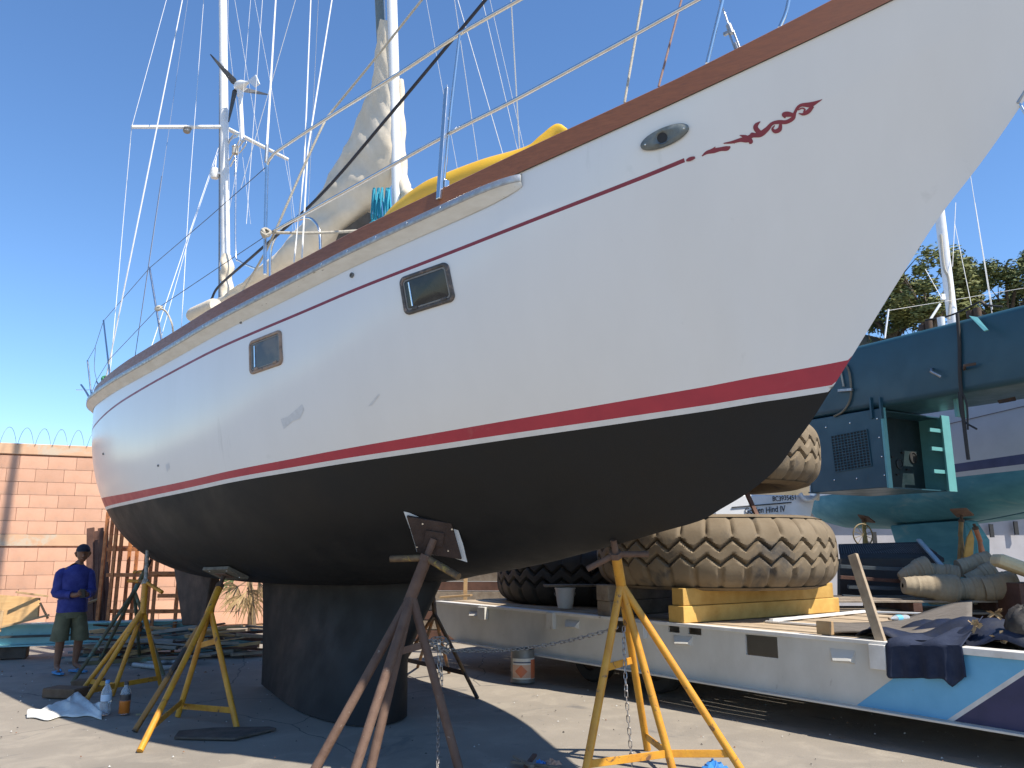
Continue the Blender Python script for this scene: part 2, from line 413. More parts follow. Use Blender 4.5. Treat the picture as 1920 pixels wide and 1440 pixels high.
dk = MB(); dk.grid([[BP(s, BD(s) * k / 4, hB(s) + .02 + .04 * (1 - (k / 4) ** 2)) for k in range(-4, 5)] for s in st])
dk.build('deck', M('deck_offwhite', (.6, .59, .55), .7), boat, smooth=180)
# teak bulwark
tb = MB(); rows = []
for s in st:
    o = .016; t = hT(s); bt = hB(s) - .004; bd = BD(s)
    rows.append([BP(s, bd + o, bt), BP(s, bd + o, t - .012), BP(s, bd + o - .012, t), BP(s, max(bd - .05, 0), t), BP(s, max(bd - .05, 0), bt)])
tb.grid(rows)
rows = [[BP(SBZ(p)[0], -SBZ(p)[1], p.z) for p in r] for r in rows]; tb.grid(rows)
e = rows[0]; tb.hexa([BP(S0 - .02, -.7, hB(S0)), BP(S0 + .03, -.7, hB(S0)), BP(S0 + .03, .7, hB(S0)), BP(S0 - .02, .7, hB(S0)), BP(S0 - .02, -.7, hT(S0)), BP(S0 + .03, -.7, hT(S0)), BP(S0 + .03, .7, hT(S0)), BP(S0 - .02, .7, hT(S0))])
tb.build('bulwark', teak, boat, smooth=40)
# rubbing strake with metal band
def strake(sg):
    k = MB(); bnd = MB(); rows = []; rb = []
    ss = [x for x in st if x < 4.35] + [4.4, 4.5, 4.6, 4.68, 4.74, 4.78, 4.80]
    for s in ss:
        f = 1 if s < 4.4 else math.sqrt(max(0, 1 - ((s - 4.4) / .405) ** 2))
        f = max(f, .08); h = hB(s); o = .085 * f; lo = h - .145 + .05 * (1 - f)
        hb = lambda z: hullb(s, z)
        rows.append([BP(s, sg * (hb(h - .012) + .001), h - .012), BP(s, sg * (BD(s) + o), h - .026), BP(s, sg * (BD(s) + o), h - .076), BP(s, sg * (hb(lo) + .001), lo)])
        rb.append([BP(s, sg * (BD(s) + o + .001), h - .020), BP(s, sg * (BD(s) + o + .007), h - .028), BP(s, sg * (BD(s) + o + .007), h - .070), BP(s, sg * (BD(s) + o + .001), h - .078)])
    k.grid(rows); bnd.grid(rb)
    a = k.build('rubbing_strake', strk, boat, smooth=35); bnd.build('metal_band', galv, a, smooth=50)
    if sg > 0:
        s = -3.0
        while s < 4.4:
            p = BP(s, BD(s) + .085 + .0065, hB(s) - .044); MB().lathe(p, [(.008, 0), (.007, .002), (.0, .003)], 8, SB).build('screw_head', steel, a); s += .3
strake(1); strake(-1)
# keel: foil sections from the hull down to the ground
kl = MB(); prof = []
KB = [(-1.11, .01), (-.6, .17), (-.04, .35), (.4, .47), (.8, .56), (1.22, .60), (1.5, .585), (1.7, .53), (1.83, .42), (1.87, .25), (1.80, .05), (1.62, -.15), (1.21, -.30), (.6, -.33), (0, -.25), (-.6, -.11)]
KB = [(p.x, p.y) for p in curve([Vector((x, y, 0)) for x, y in KB + KB[:1]], 64)][:-1]
for j in range(15):
    f = j / 14; z = 1.42 * (1 - f); le = 2.42 + (1.87 - 2.42) * min(1, f * 1.7); te = -1.34 + .23 * f
    wd_ = .30 + .70 * f ** 1.25 + .30 * max(0, 1 - f / .12) ** 2
    prof.append([BP(te + (x + 1.11) / 2.98 * (le - te), (y - .10 * (1 - f)) * wd_, z) for x, y in KB])
kl.grid(prof, closed=True); kl.add(prof[-1], [tuple(range(len(KB)))])
kl.build('keel', anti, boat, smooth=60)
# rudder and skeg
rd = MB(); ps = [cpl(330, 1040), cpl(408, 1060), cpl(390, 1172), cpl(350, 1172)]
rd.slab([p + SB * .07 for p in ps], SB * -.14); rd.build('rudder', M('rudder_brown', (.075, .042, .028), .7, 0, (.04, .03, .025), 4, bump=.3), boat, bevel=.02)
MB().tube([cpl(388, 1060), cpl(372, 1200)], .045, 10).build('rudder_stock', rustd, boat, smooth=60)
# portlights
def rrect(wd, ht, r, n=6):
    o = []
    for cx, cy, a0 in ((wd / 2 - r, ht / 2 - r, 0), (-wd / 2 + r, ht / 2 - r, 90), (-wd / 2 + r, -ht / 2 + r, 180), (wd / 2 - r, -ht / 2 + r, 270)):
        for i in range(n + 1): a = R(a0 + 90 * i / n); o.append((cx + r * math.cos(a), cy + r * math.sin(a)))
    return o
def portlight(tl, tr, br, bl, fm, gm_):
    q = [hit(*c) for c in (tl, tr, br, bl)]; c = sum(q, Vector()) / 4
    x = ((q[1] - q[0]) + (q[2] - q[3])) / 2; y = ((q[0] - q[3]) + (q[1] - q[2])) / 2; W, Hh = x.length, y.length
    x.normalize(); n = x.cross(y).normalized(); n = n if n.dot(SB) > 0 else -n; y = y - x * y.dot(x); y.normalize()
    def P(a, b, o):
        q_ = c + x * a + y * b; s_, b0_, z_ = SBZ(q_); return BP(s_, hullb(s_, z_), z_) + n * (o + .0025)
    def ring(specs):
        m = MB(); rows = []
        for inset, o in specs:
            rows.append([P(a, b, o) for a, b in rrect(W - 2 * inset, Hh - 2 * inset, max(.05 - inset * .7, .012))])
        m.grid(rows, closed=True); return m
    fr = ring([(0, -.02), (0, .008), (.006, .013), (.022, .014), (.028, .010), (.028, -.03)]).build('portlight', fm, boat, smooth=40)
    ring([(.032, -.002), (.032, .007), (.038, .009), (.043, .007), (.043, -.02)]).build('gasket', M('gasket_grey', (.23, .22, .20), .6), fr, smooth=40)
    m = MB(); rr_ = rrect(W - .075, Hh - .075, .015); m.grid([[P(a * k, b * k, .0035) for a, b in rr_] for k in (1, .75, .5, .25, .001)], closed=True); m.build('pane', gm_, fr, smooth=180)
    MB().tube([P(-W / 2 + .085, Hh / 2 - .06, .008), P(-W / 2 + .085, -Hh / 2 + .055, .008)], .006, 6).build('stay_bar', steel, fr)
    for a in (-.16, .18): MB().box(P(a * W / .6, -Hh / 2 + .035, .012), (.05, .022, .012), (x, y, n)).build('latch', fm, fr, bevel=.003)
    return fr
fmA = M('portframe_dark', (.10, .085, .075), .5, .1, (.05, .045, .04), 14, spots=(.24, .17, .13), sscale=16, slo=.55, shi=.65, bump=.3)
fmB = M('portframe_tan', (.36, .25, .18), .6, .0, (.24, .16, .11), 12, spots=(.12, .1, .09), sscale=16, slo=.6, shi=.68, bump=.3)
glA = M('portglass', (.012, .013, .015), .12, 0, (.03, .028, .026), 7, lo=.45, hi=.6)
glB = M('portglass_curtain', (.14, .115, .085), .12, 0, (.06, .06, .06), 4, lo=.4, hi=.6)
portlight((744, 522), (838, 493), (858, 560), (766, 593), fmA, glA)['label'] = 'larger portlight with dark frame'
portlight((464, 646), (523, 618), (537, 682), (474, 699), fmB, glB)['label'] = 'smaller portlight with tan frame'
# fairlead
c = hit(1246, 257); n = hnormal(c); ax = (hit(1291, 239) - hit(1201, 277)); a_ = ax.length / 2; x = ax.normalized(); y = n.cross(x).normalized(); b_ = .062
fl = MB(); rows = []
for k, o in ((1.0, -.005), (1.0, .008), (.94, .014), (.6, .016)):
    rows.append([c + x * math.cos(t) * a_ * k + y * math.sin(t) * b_ * k + n * o for t in [2 * math.pi * i / 40 for i in range(40)]])
hole = [c - x * .015 + (x * math.cos(t) + y * math.sin(t)) * .046 + n * .018 for t in [2 * math.pi * i / 40 for i in range(40)]]
hole2 = [c - x * .015 + (x * math.cos(t) + y * math.sin(t)) * .034 + n * .008 for t in [2 * math.pi * i / 40 for i in range(40)]]
fl.grid(rows + [hole, hole2], closed=True)
flo = fl.build('fairlead', M('bronze_grey', (.115, .125, .12), .5, .5, (.20, .22, .21), 14), boat, smooth=50)
MB().add([p + n * .0005 for p in hole2], [tuple(range(40))]).build('opening', blackr, flo)
for k in (-1, 1): MB().lathe(c + x * a_ * .8 * k + n * .0145, [(.007, 0), (.005, .002), (0, .0025)], 8, n).build('screw', steel, flo)
# painted scroll ornament, swept as ribbons lying on the hull
rib = [[(1140, 936, 3), (1170, 915, 10), (1210, 905, 14), (1250, 895, 12), (1290, 890, 14), (1310, 880, 4)], [(1190, 906, 9), (1205, 896, 7), (1221, 881, 2)],
       [(1270, 860, 3), (1320, 853, 8), (1370, 840, 12), (1410, 835, 19), (1440, 815, 12), (1490, 805, 17), (1530, 775, 14), (1560, 742, 10), (1600, 732, 12), (1645, 732, 12), (1685, 710, 12), (1698, 675, 9), (1715, 645, 9), (1740, 630, 10), (1790, 628, 15), (1830, 612, 8), (1862, 596, 1)],
       [(1490, 800, 14), (1464, 772, 15), (1466, 750, 12), (1490, 729, 2)], [(1425, 862, 4), (1432, 848, 14), (1405, 824, 13), (1366, 811, 2)], [(1430, 812, 6), (1440, 800, 5), (1470, 806, 5)],
       [(1612, 742, 8), (1606, 775, 13), (1580, 788, 12), (1563, 774, 7), (1576, 752, 3)], [(1690, 690, 10), (1655, 685, 16), (1630, 688, 12), (1640, 708, 4)],
       [(1805, 636, 10), (1778, 668, 13), (1748, 685, 8), (1720, 680, 2)], [(1750, 675, 5), (1757, 657, 5), (1740, 649, 4), (1716, 660, 4)], [(1330, 858, 6), (1345, 842, 5), (1352, 836, 1)],
       [(1045, 964, 5), (1062, 957, 11), (1080, 950, 11), (1098, 944, 6)]]
om = MB()
for q, rb in enumerate(rib):
    pts = curve([Vector((a, b_, w_)) for a, b_, w_ in rb], 10 * (len(rb) - 1)); rows = []
    for i, p in enumerate(pts):
        d = pts[min(i + 1, len(pts) - 1)] - pts[max(i - 1, 0)]; d.z = 0; d.normalize(); nn_ = Vector((-d.y, d.x, 0)); row = []
        for sg in (-1, 0, 1):
            k = p + nn_ * sg * max(p.z, 1); row.append(hit(960 + k.x / 3.2, k.y / 3.2, .0022 + q * .0003))
        rows.append(row)
    om.grid(rows)
om.build('scroll_ornament', covep, boat, fix=True)
# bits on the hull: through-hulls, stem fitting
for (u, v, r_) in ((660, 516, .022), (452, 604, .016), (297, 873, .012), (194, 851, .014)):
    p = hit(u, v); n = hnormal(p); MB().lathe(p, [(r_, -.003), (r_, .008), (r_ * .6, .011), (r_ * .55, .002), (0, .002)], 14, n).build('through_hull_fitting', M('fitting_grey', (.2, .2, .19), .6, .3), boat, smooth=40)
p1, p2 = cpl(1899, 194), cpl(1930, 140)
MB().bar(p1 + SB * .0, p2, .075, .035, up=SB).build('stem_fitting', galv, boat, bevel=.006)
MB().tube([cpl(1908, 188), cpl(1990, 330), cpl(2080, 480)], .009, 8).build('bobstay', steel, boat, smooth=60)
# grey scuffs where the paint was rubbed through
for poly in ([(526, 786), (540, 781), (566, 758), (570, 768), (562, 785), (548, 790), (532, 805)], [(310, 872), (316, 868), (318, 878), (313, 884)], [(690, 762), (697, 760), (712, 740), (709, 739)]):
    MB().add([hit(u, v, .0015) for u, v in poly], [tuple(range(len(poly)))]).build('scuff', M('scuff_grey', (.58, .575, .56), .7, 0, (.66, .66, .65), 30), boat)

# ---------------------------------------------------------------- rails, stanchions, lifelines
def tube(name, pts, r, mat=steel, parent=boat, n=8, sm=60): return MB().tube(pts, r, n).build(name, mat, parent, smooth=sm)
top = [rhit(*q) for q in ((497, 514), (497, 457), (500, 330), (502, 306), (510, 293), (523, 281), (613, 222), (740, 143), (863, 63), (973, 0), (1090, -66), (1230, -142))]
tube('guard_rail', curve(top, 66), .0165); low = [rhit(*q) for q in ((498, 440), (513, 433), (680, 341), (843, 250), (960, 190), (1130, 98), (1307, 0), (1420, -60))]
tube('guard_rail', curve(low, 40), .0155)
tube('stanchion', [rhit(862, 64), rhit(846, 200), rhit(832, 342)], .0125)
bp = MB(); a = rhit(838, 166, -.04); z = rhit(823, 374, .03); bp.bar(a, z, .045, .03, up=SB); o = bp.build('rail_bracket_post', steel, boat, bevel=.006)
MB().tube([a, a + UP * .03], .008).build('pin', steel, o); MB().box(rhit(834, 347, -.03), (.06, .05, .07), (FW, SB, UP)).build('base_clamp', steel, o, bevel=.006)
tube('stanchion', [rhit(1362, -30), rhit(1326, 119)], .0135); tube('stanchion', curve([rhit(1484, -30), rhit(1475, 20), rhit(1462, 52)], 8), .0135)
tube('lashing_line', [rhit(1204, 0, -.3), rhit(1171, 192, -.1)], .009, ropew); tube('lashing_line', [rhit(1283, -20, -.3), rhit(1235, 162, -.1)], .008, M('rope_red', (.22, .10, .09), .9, 0, (.32, .25, .2), 90))
tube('forestay_shroud', [rhit(1330, -60, -.1), rhit(1366, 47, -.1)], .007, wire)
tk = MB(); a = rhit(1366, 47, -.1); z = rhit(1383, 92, -.1); tk.tube([a, a.lerp(z, .35)], .019, 10)
xo = (z - a).normalized().cross(SB).normalized()
for k in (-1, 1): tk.tube([a.lerp(z, .3) + xo * k * .015, z + xo * k * .015], .007, 8)
tk.bar(a.lerp(z, .25) + xo * .005, a.lerp(z, .2) + xo * .05, .02, .02); tk.tube([a.lerp(z, .75), z], .012, 8); tk.build('turnbuckle', galv, boat, smooth=50)
tube('stanchion', [rhit(280, 501), rhit(303, 640)], .0125); tube('stanchion', [rhit(194, 601), rhit(207, 712)], .0125)
ct = lambda u, v, b=1.3: cpl(u, v, b)
tube('lifeline', [rhit(500, 312), rhit(390, 409), rhit(280, 503), rhit(194, 602), ct(178, 652), ct(163, 678)], .0035, wired)
tube('lifeline', [rhit(499, 442), rhit(400, 508), rhit(297, 577), rhit(205, 674), ct(180, 715), ct(172, 738)], .0035, wired)
tube('stern_rail', [ct(164, 676), ct(172, 748)], .013); tube('stern_rail', curve([ct(152, 722), ct(163, 738), ct(174, 760)], 6), .018); tube('stern_rail', [ct(143, 731), ct(175, 731)], .006)
tube('stern_rail', curve([ct(181, 716), ct(186, 726), ct(178, 742), ct(176, 762)], 10), .014); tube('stern_line', curve([ct(179, 652), ct(177, 690), ct(182, 716)], 8), .004, wired)
tube('gate_rail', curve([cpl(440, 272), cpl(442, 330), cpl(442, 470), cpl(450, 490), cpl(487, 507)], 24), .014)
tube('gate_rail', curve([cpl(449, 287), cpl(462, 268), cpl(450, 262), cpl(440, 285)], 16), .011)
hp = [rhit(u, v, -1.3) for u, v in ((506, 525), (508, 470), (520, 440), (545, 418), (577, 409), (592, 418), (599, 434), (601, 478))]
tube('mast_pulpit', curve(hp, 40), .0155)
tube('stay_rope', curve([rhit(805, -18, -.6), rhit(700, 114, -.5), rhit(620, 212, -.4), rhit(605, 236, -.3), rhit(563, 327, -.2), rhit(510, 447, -.1), rhit(488, 490, -.2), rhit(452, 552, -.5)], 48), .011, ropew)
tube('power_cable', curve([rhit(925, -18, -.5), rhit(727, 220, -.5), rhit(597, 370, -.5), rhit(480, 475, -.6), rhit(412, 535, -.7), rhit(396, 562, -.7)], 40), .0145, M('cable_navy', (.022, .024, .036), .6))
rk = MB(); a, z = rhit(498, 436, -.02), rhit(684, 432, -.7); rk.tube(curve([a, a.lerp(z, .5) - UP * .015, z], 16), .0145, 8); rk.build('white_rope', ropew, boat, smooth=60)
def knot(p, r, mat, k=5, tr=.013):
    m = MB()
    for i in range(k):
        ax = Vector((rng.uniform(-1, 1), rng.uniform(-1, 1), rng.uniform(-1, 1))).normalized(); x, y, _ = frame(ax); c = p + Vector((rng.uniform(-1, 1), rng.uniform(-1, 1), rng.uniform(-1, 1))) * r * .4
        m.tube([c + (x * math.cos(t) + y * math.sin(t)) * r for t in [2 * math.pi * j / 14 for j in range(14)]], tr, 6, closed=True)
    return m
knot(rhit(497, 437, .0), .035, ropew).build('rope_knot', ropew, boat, smooth=60)
k_ = knot(rhit(297, 577, -.03), .03, ropew, 5, .01); k_.tube(curve([rhit(299, 577, -.03), rhit(312, 585, -.1), rhit(322, 606, -.15), rhit(325, 626, -.2)], 14), .011, 6); k_.build('rope_knot', ropew, boat, smooth=60)
knot(ct(198, 712), .05, ropew, 6, .012).build('stern_rope_coil', M('rope_green', (.06, .25, .13), .9), boat, smooth=60)

# ---------------------------------------------------------------- masts, sails in covers, rigging
mast = MB(); ma, mz = cpl(748, 470), cpl(735, 0); top_ = ma + (mz - ma) * 3.6
def oval(m, a, z, rx, ry, n=16):
    t = (z - a).normalized(); x = (FW - t * FW.dot(t)).normalized(); y = t.cross(x); rows = []
    for f in (0, .25, .5, .75, 1): rows.append([a.lerp(z, f) + x * rx * math.cos(2 * math.pi * i / n) + y * ry * math.sin(2 * math.pi * i / n) for i in range(n)])
    m.grid(rows, closed=True); m.add(rows[-1], [tuple(range(n))]); return m
am = M('mast_white', (.78, .78, .77), .3, 0, (.7, .7, .69), 3)
mm_ = oval(mast, ma, top_, .068, .062).build('main_mast', am, boat, smooth=50)
lt = MB(); la, lz = cpl(717, 120), cpl(711, 0); lz = la + (lz - la) * 8
oval(lt, la, lz, .062, .055, 12); lto = lt.build('furled_sail', M('furl_greygreen', (.20, .24, .23), .6, 0, (.09, .11, .11), 9, stretch=(30, 30, .4)), mm_, smooth=40)
mb2 = MB()
for u in (704, 709, 715, 721): mb2.tube([cpl(u + 2, 62), cpl(u, 0), cpl(u, 0) + (lz - la)], .005, 5)
mb2.build('halyards', wirew, mm_)
# cover over the stowed mainsail
T = [(716, 44), (708, 100), (702, 160), (681, 207), (657, 270), (626, 330), (582, 412), (523, 482), (455, 546), (412, 566), (374, 580), (362, 588)]
B = [(733, 40), (738, 120), (742, 190), (744, 245), (742, 310), (712, 368), (668, 418), (598, 478), (510, 525), (440, 570), (395, 592), (366, 596)]
Wd = [.075, .09, .10, .12, .15, .19, .2, .2, .19, .17, .15, .08]
tc_ = curve([Vector((a, b, w_)) for (a, b), w_ in zip(T, Wd)], 66); bc_ = curve([Vector((a, b, 0)) for a, b in B], 66)
cv = MB(); rows = []
for i, (a, z) in enumerate(zip(tc_, bc_)):
    A, Z = cpl(a.x, a.y), cpl(z.x, z.y); row = []
    for j in range(24):
        t = 2 * math.pi * j / 24; f = .5 - .5 * math.cos(t); bb = a.z * (abs(math.sin(t)) ** .7) * (1 if math.sin(t) >= 0 else -1)
        fold = .012 * math.sin(i * .55 + 6 * f + 1.5 * math.sin(i * .21)) * math.sin(math.pi * f) + .007 * math.sin(i * 1.35 - 9 * f) + .004 * math.sin(i * 2.3 + 17 * f)
        row.append(A.lerp(Z, f) + SB * (bb * (1 + 1.3 * fold / .1) if abs(bb) > .01 else 0) + UP * fold * .6)
    rows.append(row)
cv.grid(rows, closed=True); cv.add(rows[0], [tuple(range(24))]); cv.add(rows[-1], [tuple(range(23, -1, -1))])
cvo = cv.build('mainsail_cover', canvas, boat, smooth=75)
fb = MB(); fb.tube(curve([cpl(752, 150, -.06), cpl(752, 230, -.06), cpl(752, 300, -.06), cpl(757, 350, -.06), cpl(764, 366, -.05), cpl(752, 385, -.05)], 24), [.03 + .05 * math.sin(min(1, i / 16) * 1.57) + .012 * math.sin(i * 1.7) for i in range(26)][:26], 12)
fb.build('cover_collar', canvas, cvo, smooth=75)
MB().tube([cpl(700, 440), cpl(372, 600)], .055, 12).build('boom', alum, boat, smooth=60)
un = MB(); ps = [cpl(636, 436, .1), cpl(690, 398, .1), cpl(694, 420, .1), cpl(625, 462, .1)]; un.slab(ps, SB * -.2); un.build('gooseneck_block', M('wood_dark', (.10, .075, .05), .8), mm_)
# mizzen
za, zz = cpl(424, 570), cpl(418, 0); zt_ = za + (zz - za) * 1.9
mzo = oval(MB(), za, zt_, .075, .068).build('mizzen_mast', M('mizzen_white', (.78, .77, .75), .35, 0, (.66, .65, .63), 5, spots=(.25, .2, .16), sscale=13, slo=.7, shi=.73), boat, smooth=50)
tr = MB(); tr.tube([cpl(411, 560, .04), cpl(413, 0, .04), cpl(413.5, -120, .04)], .016, 8); tr.build('sail_track', M('track_grey', (.4, .4, .39), .4, .6), mzo, smooth=50)
mc = MB(); cc = curve([Vector((424, 478, .06)), Vector((426, 500, .085)), Vector((424, 525, .075)), Vector((427, 545, .09)), Vector((428, 575, .11))], 24); rows = []
for i, k in enumerate(cc):
    p = cpl(k.x, k.y); rows.append([p + (FW * math.cos(t) + SB * math.sin(t)) * k.z * (1 + .12 * math.sin(3 * t + i * .8)) * 1.15 for t in [2 * math.pi * j / 18 for j in range(18)]])
mc.grid(rows, closed=True); mc.build('mizzen_cover', canvas, mzo, smooth=75)
J = cpl(420, 238); tipS = PL(247, 238, J + SB * 1.42, SB); tipS = PL(247, 238, J, FW); tipP = PL(540, 299, J, FW)
for tip, nm in ((tipS, 'left'), (tipP, 'right')):
    m = MB(); d = (tip - J).normalized(); up = UP - d * UP.dot(d); up.normalize(); x = d.cross(up); rows = []
    for f, sc_ in ((0.04, 1), (1, .55)):
        c = J.lerp(tip, f); rows.append([c + x * .05 * sc_ * math.cos(t) + up * .028 * math.sin(t) for t in [2 * math.pi * j / 12 for j in range(12)]])
    m.grid(rows, closed=True); m.add(rows[1], [tuple(range(12))]); so = m.build('spreader', alum, mzo, smooth=50)
    if nm == 'left':
        p = J.lerp(tipS, .42); m = MB(); m.lathe(p, [(0, -.10), (.045, -.10), (.058, -.085), (.058, -.05), (.07, -.04), (.075, -.03), (0, -.02)], 16); m.build('deck_light', M('lamp_grey', (.28, .26, .23), .4, .3), so, smooth=40)
gz = MB(); gp = lambda u, v: cpl(u, v, -.05)
gz.tube([gp(455, 264), gp(450, 170)], .034, 12)
wgp = gz.build('wind_generator_pole', am, mzo, smooth=50)
gb = MB(); hub = gp(449, 161); tail = gp(486, 146); ax = (tail - hub).normalized()
gb.lathe(hub, [(0, -.12), (.05, -.11), (.075, -.05), (.085, .02), (.08, .09), (.055, .17), (.03, .27), (.02, .36), (0, .38)], 18, ax); gb.tube([hub, gp(450, 180)], .045, 12)
gbo = gb.build('wind_generator', am, mzo, smooth=50)
tf = MB(); a, b2, c2 = gp(466, 153), gp(481, 141), gp(488, 158); tf.slab([a, b2, c2, gp(479, 164)], SB * .02); tf.build('tail_vane', M('vane_translucent', (.7, .75, .8), .3, 0, (.6, .66, .72), 6), gbo)
hc = hub - ax * .1
for u, v in ((394, 102), (503, 177), (429, 229)):
    e = PL(u, v, hc, ax); d = (e - hc); L_ = d.length; d.normalize(); sd_ = d.cross(ax).normalized(); m = MB(); rows = []
    for f, c in ((.06, .03), (.16, .075), (.35, .06), (.7, .038), (1, .012)):
        p = hc + d * L_ * f; tw = R(28 * (1 - f)); q = sd_ * math.cos(tw) + ax * math.sin(tw); rows.append([p - q * c * .4 - ax * .006, p + q * c - ax * .003, p + q * c + ax * .003, p - q * c * .4 + ax * .006])
    m.grid(rows, closed=True); m.add(rows[-1], [(0, 1, 2, 3)]); m.build('blade', M('blade_dark', (.05, .055, .065), .45), gbo)
br = MB()
for pts in ([(430, 262), (440, 251), (452, 252), (458, 262)], [(425, 282), (432, 262), (447, 255)], [(430, 300), (440, 285), (452, 270), (458, 262)], [(432, 312), (442, 296), (440, 330)]): br.tube(curve([gp(*q) for q in pts], 12), .014, 8)
br.build('generator_bracket', steel, mzo, smooth=50)
rr = MB(); q = cpl(403, 325, .1); rr.lathe(q, [(0, -.09), (.06, -.085), (.075, -.04), (.078, .03), (.07, .075), (.03, .09), (.012, .1), (.01, .28), (0, .28)], 18); rr.bar(q, cpl(418, 325, .04), .03, .03); rr.build('antenna_dome', am, mzo, smooth=40)
rr = MB(); q = cpl(441, 282); rr.lathe(q, [(0, -.06), (.05, -.06), (.05, .05), (.06, .06), (0, .07)], 14); rr.build('mast_lamp', M('lamp_beige', (.55, .5, .42), .5), mzo, smooth=40)
# standing and running rigging
def wr(pts, r=.0045, mat=wirew): return tube('rigging_wire', pts, r, mat, n=5)
zt1 = lambda u, v, b=0: cpl(u, v, b)
cr = [tipS]
wr([cpl(335, -85, .35), cpl(312, 0, .7), tipS, rhit(236, 360, -.3), rhit(206, 706)], .0042)
wr([cpl(362, -85, 0), cpl(342, 0, .2), rhit(272, 350, -.1), rhit(199, 708, -.1)], .0085)
wr([cpl(372, -110, 0), cpl(352, 0, .2), cpl(300, 360, 1.0), rhit(252, 676)], .0035, wire)
wr([cpl(398, -200, 0), cpl(382, 0, .1), cpl(355, 360, .9), rhit(340, 616)], .0038)
wr([cpl(412, 270, 0), rhit(350, 452, -.6), rhit(283, 653)], .0045); wr([cpl(411, 280, 0), rhit(356, 440, -.6), rhit(300, 640)], .003)
wr([cpl(303, 330, 1.2), rhit(252, 676, .0)], .004, wired)
wr([cpl(525, -100, .3), cpl(517, 0, .4), rhit(500, 282)], .011); tk = MB(); a = rhit(501, 272); z = rhit(499, 304); tk.tube([a, z], .018, 8); tk.build('turnbuckle', galv, boat)
for a, z, r_ in (((430, -60), (495, 322), .0034), ((470, -40), (548, 372), .003), ((495, -40), (462, 420), .0042), ((565, -38), (452, 352), .0045), ((600, -60), (578, 390), .0030)):
    wr([cpl(*a, 0), cpl(*z, -.9 if z[0] > 470 else .2)], r_)
wr([cpl(586, -80, .3), rhit(570, 320, -.3), rhit(551, 492)], .0072); wr([cpl(640, -110, .2), rhit(577, 283, -.3), rhit(566, 484)], .0072)
wr([cpl(545, 372, -.9), cpl(552, 470, -1.2)], .003)
for a, z, r_, bb in (((790, -50), (860, 330), .0028, -1.2), ((842, -70), (898, 315), .0042, -1.3), ((838, -70), (946, 300), .0045, -1.3), ((890, -60), (973, 292), .0040, -1.25), ((955, -60), (975, 290), .0080, -1.25), ((905, -60), (985, 290), .003, -1.3)):
    wr([cpl(a[0], a[1], -.5), cpl(z[0], z[1], bb)], r_)
wr([cpl(470, 0, 0), cpl(445, 310, .3), cpl(411, 500, .2)], .003); wr([cpl(430, -120, 0), cpl(427, 60, -.1), cpl(470, 420, -.6)], .0028); wr([cpl(540, 300, -1.3), cpl(560, 480, -1.5)], .003)
# fender-like roll on the aft deck
m = MB(); a, z = rhit(520 - 160, 592, -.4), rhit(405, 572, -.4); m.tube([a, a.lerp(z, .1), a.lerp(z, .9), z], [.07, .085, .085, .07], 14); m.build('rolled_awning', canvas, boat, smooth=60)
# ---------------------------------------------------------------- loose gear aboard
ky = thing('kayak', rhit(880, 330, -.8), 'yellow plastic kayak lying on the foredeck behind the wooden bulwark', 'kayak')
kt = [(706, 424, .05), (725, 402, .14), (747, 378, .2), (797, 340, .27), (840, 321, .3), (913, 294, .31), (991, 271, .27), (1020, 249, .18), (1044, 231, .08), (1062, 240, .02)]
kc = curve([Vector(q) for q in kt], 63); m = MB(); rows = []
for i, k in enumerate(kc):
    p = rhit(k.x, k.y, -.75); row = []; hgt = max(.26 * min(1, k.z / .3) + .06, .1)
    for j in range(17):
        t = math.pi * 2 * j / 16; c_, s_ = math.cos(t), math.sin(t)
        row.append(p + SB * k.z * .58 * (s_ - .5) * (1 - .1 * abs(c_)) - UP * (hgt * (.5 - .5 * (abs(c_) ** .7) * (1 if c_ > 0 else -1))) + UP * .02 * (abs(s_) ** 4))
    rows.append(row)
m.grid(rows); m.add(rows[-1][:-1], [tuple(range(16))]); m.add(rows[0][:-1], [tuple(range(16))]); kb = m.build('kayak_hull', M('kayak_yellow', (.78, .47, .035), .35, 0, (.72, .40, .025), 3), ky, smooth=50)
m = MB(); m.tube([rows[i][6] + SB * .004 for i in range(4, len(rows) - 5)], .006, 6); m.build('seam', M('kayak_seam', (.5, .28, .02), .5), ky, smooth=60)
rc = MB(); blu = M('rope_blue', (.012, .20, .30), .8, 0, (.03, .38, .5), 120, bump=.5, bscale=200)
for i in range(9):
    u0 = 699 + i * 4 + rng.uniform(-2.5, 2.5); pts = curve([cpl(u0 - 1 + i * .1, 352 + abs(i - 4), .22), cpl(u0 - 3, 380, .24 + .01 * (i % 3)), cpl(u0 - 4 + (i % 2) * 3, 408, .24), cpl(u0 - 1, 404 + rng.uniform(0, 18), .22), cpl(u0 + 3, 404, .2), cpl(u0 + 1, 372, .18), cpl(u0, 352, .2)], 30)
    rc.tube(pts, .011, 6)
for i in range(4): rc.tube(curve([cpl(690 + 6 * i, 424 + 3 * (i % 2), .25), cpl(700 + 5 * i, 414, .28), cpl(712 + 4 * i, 420, .25), cpl(700 + 3 * i, 432, .25)], 16), .011, 6)
tag(rc.build('rope_coil', blu, None, smooth=60, loc=cpl(715, 400, .2)), 'coil of blue and teal rope hanging at the foot of the main mast', 'rope')
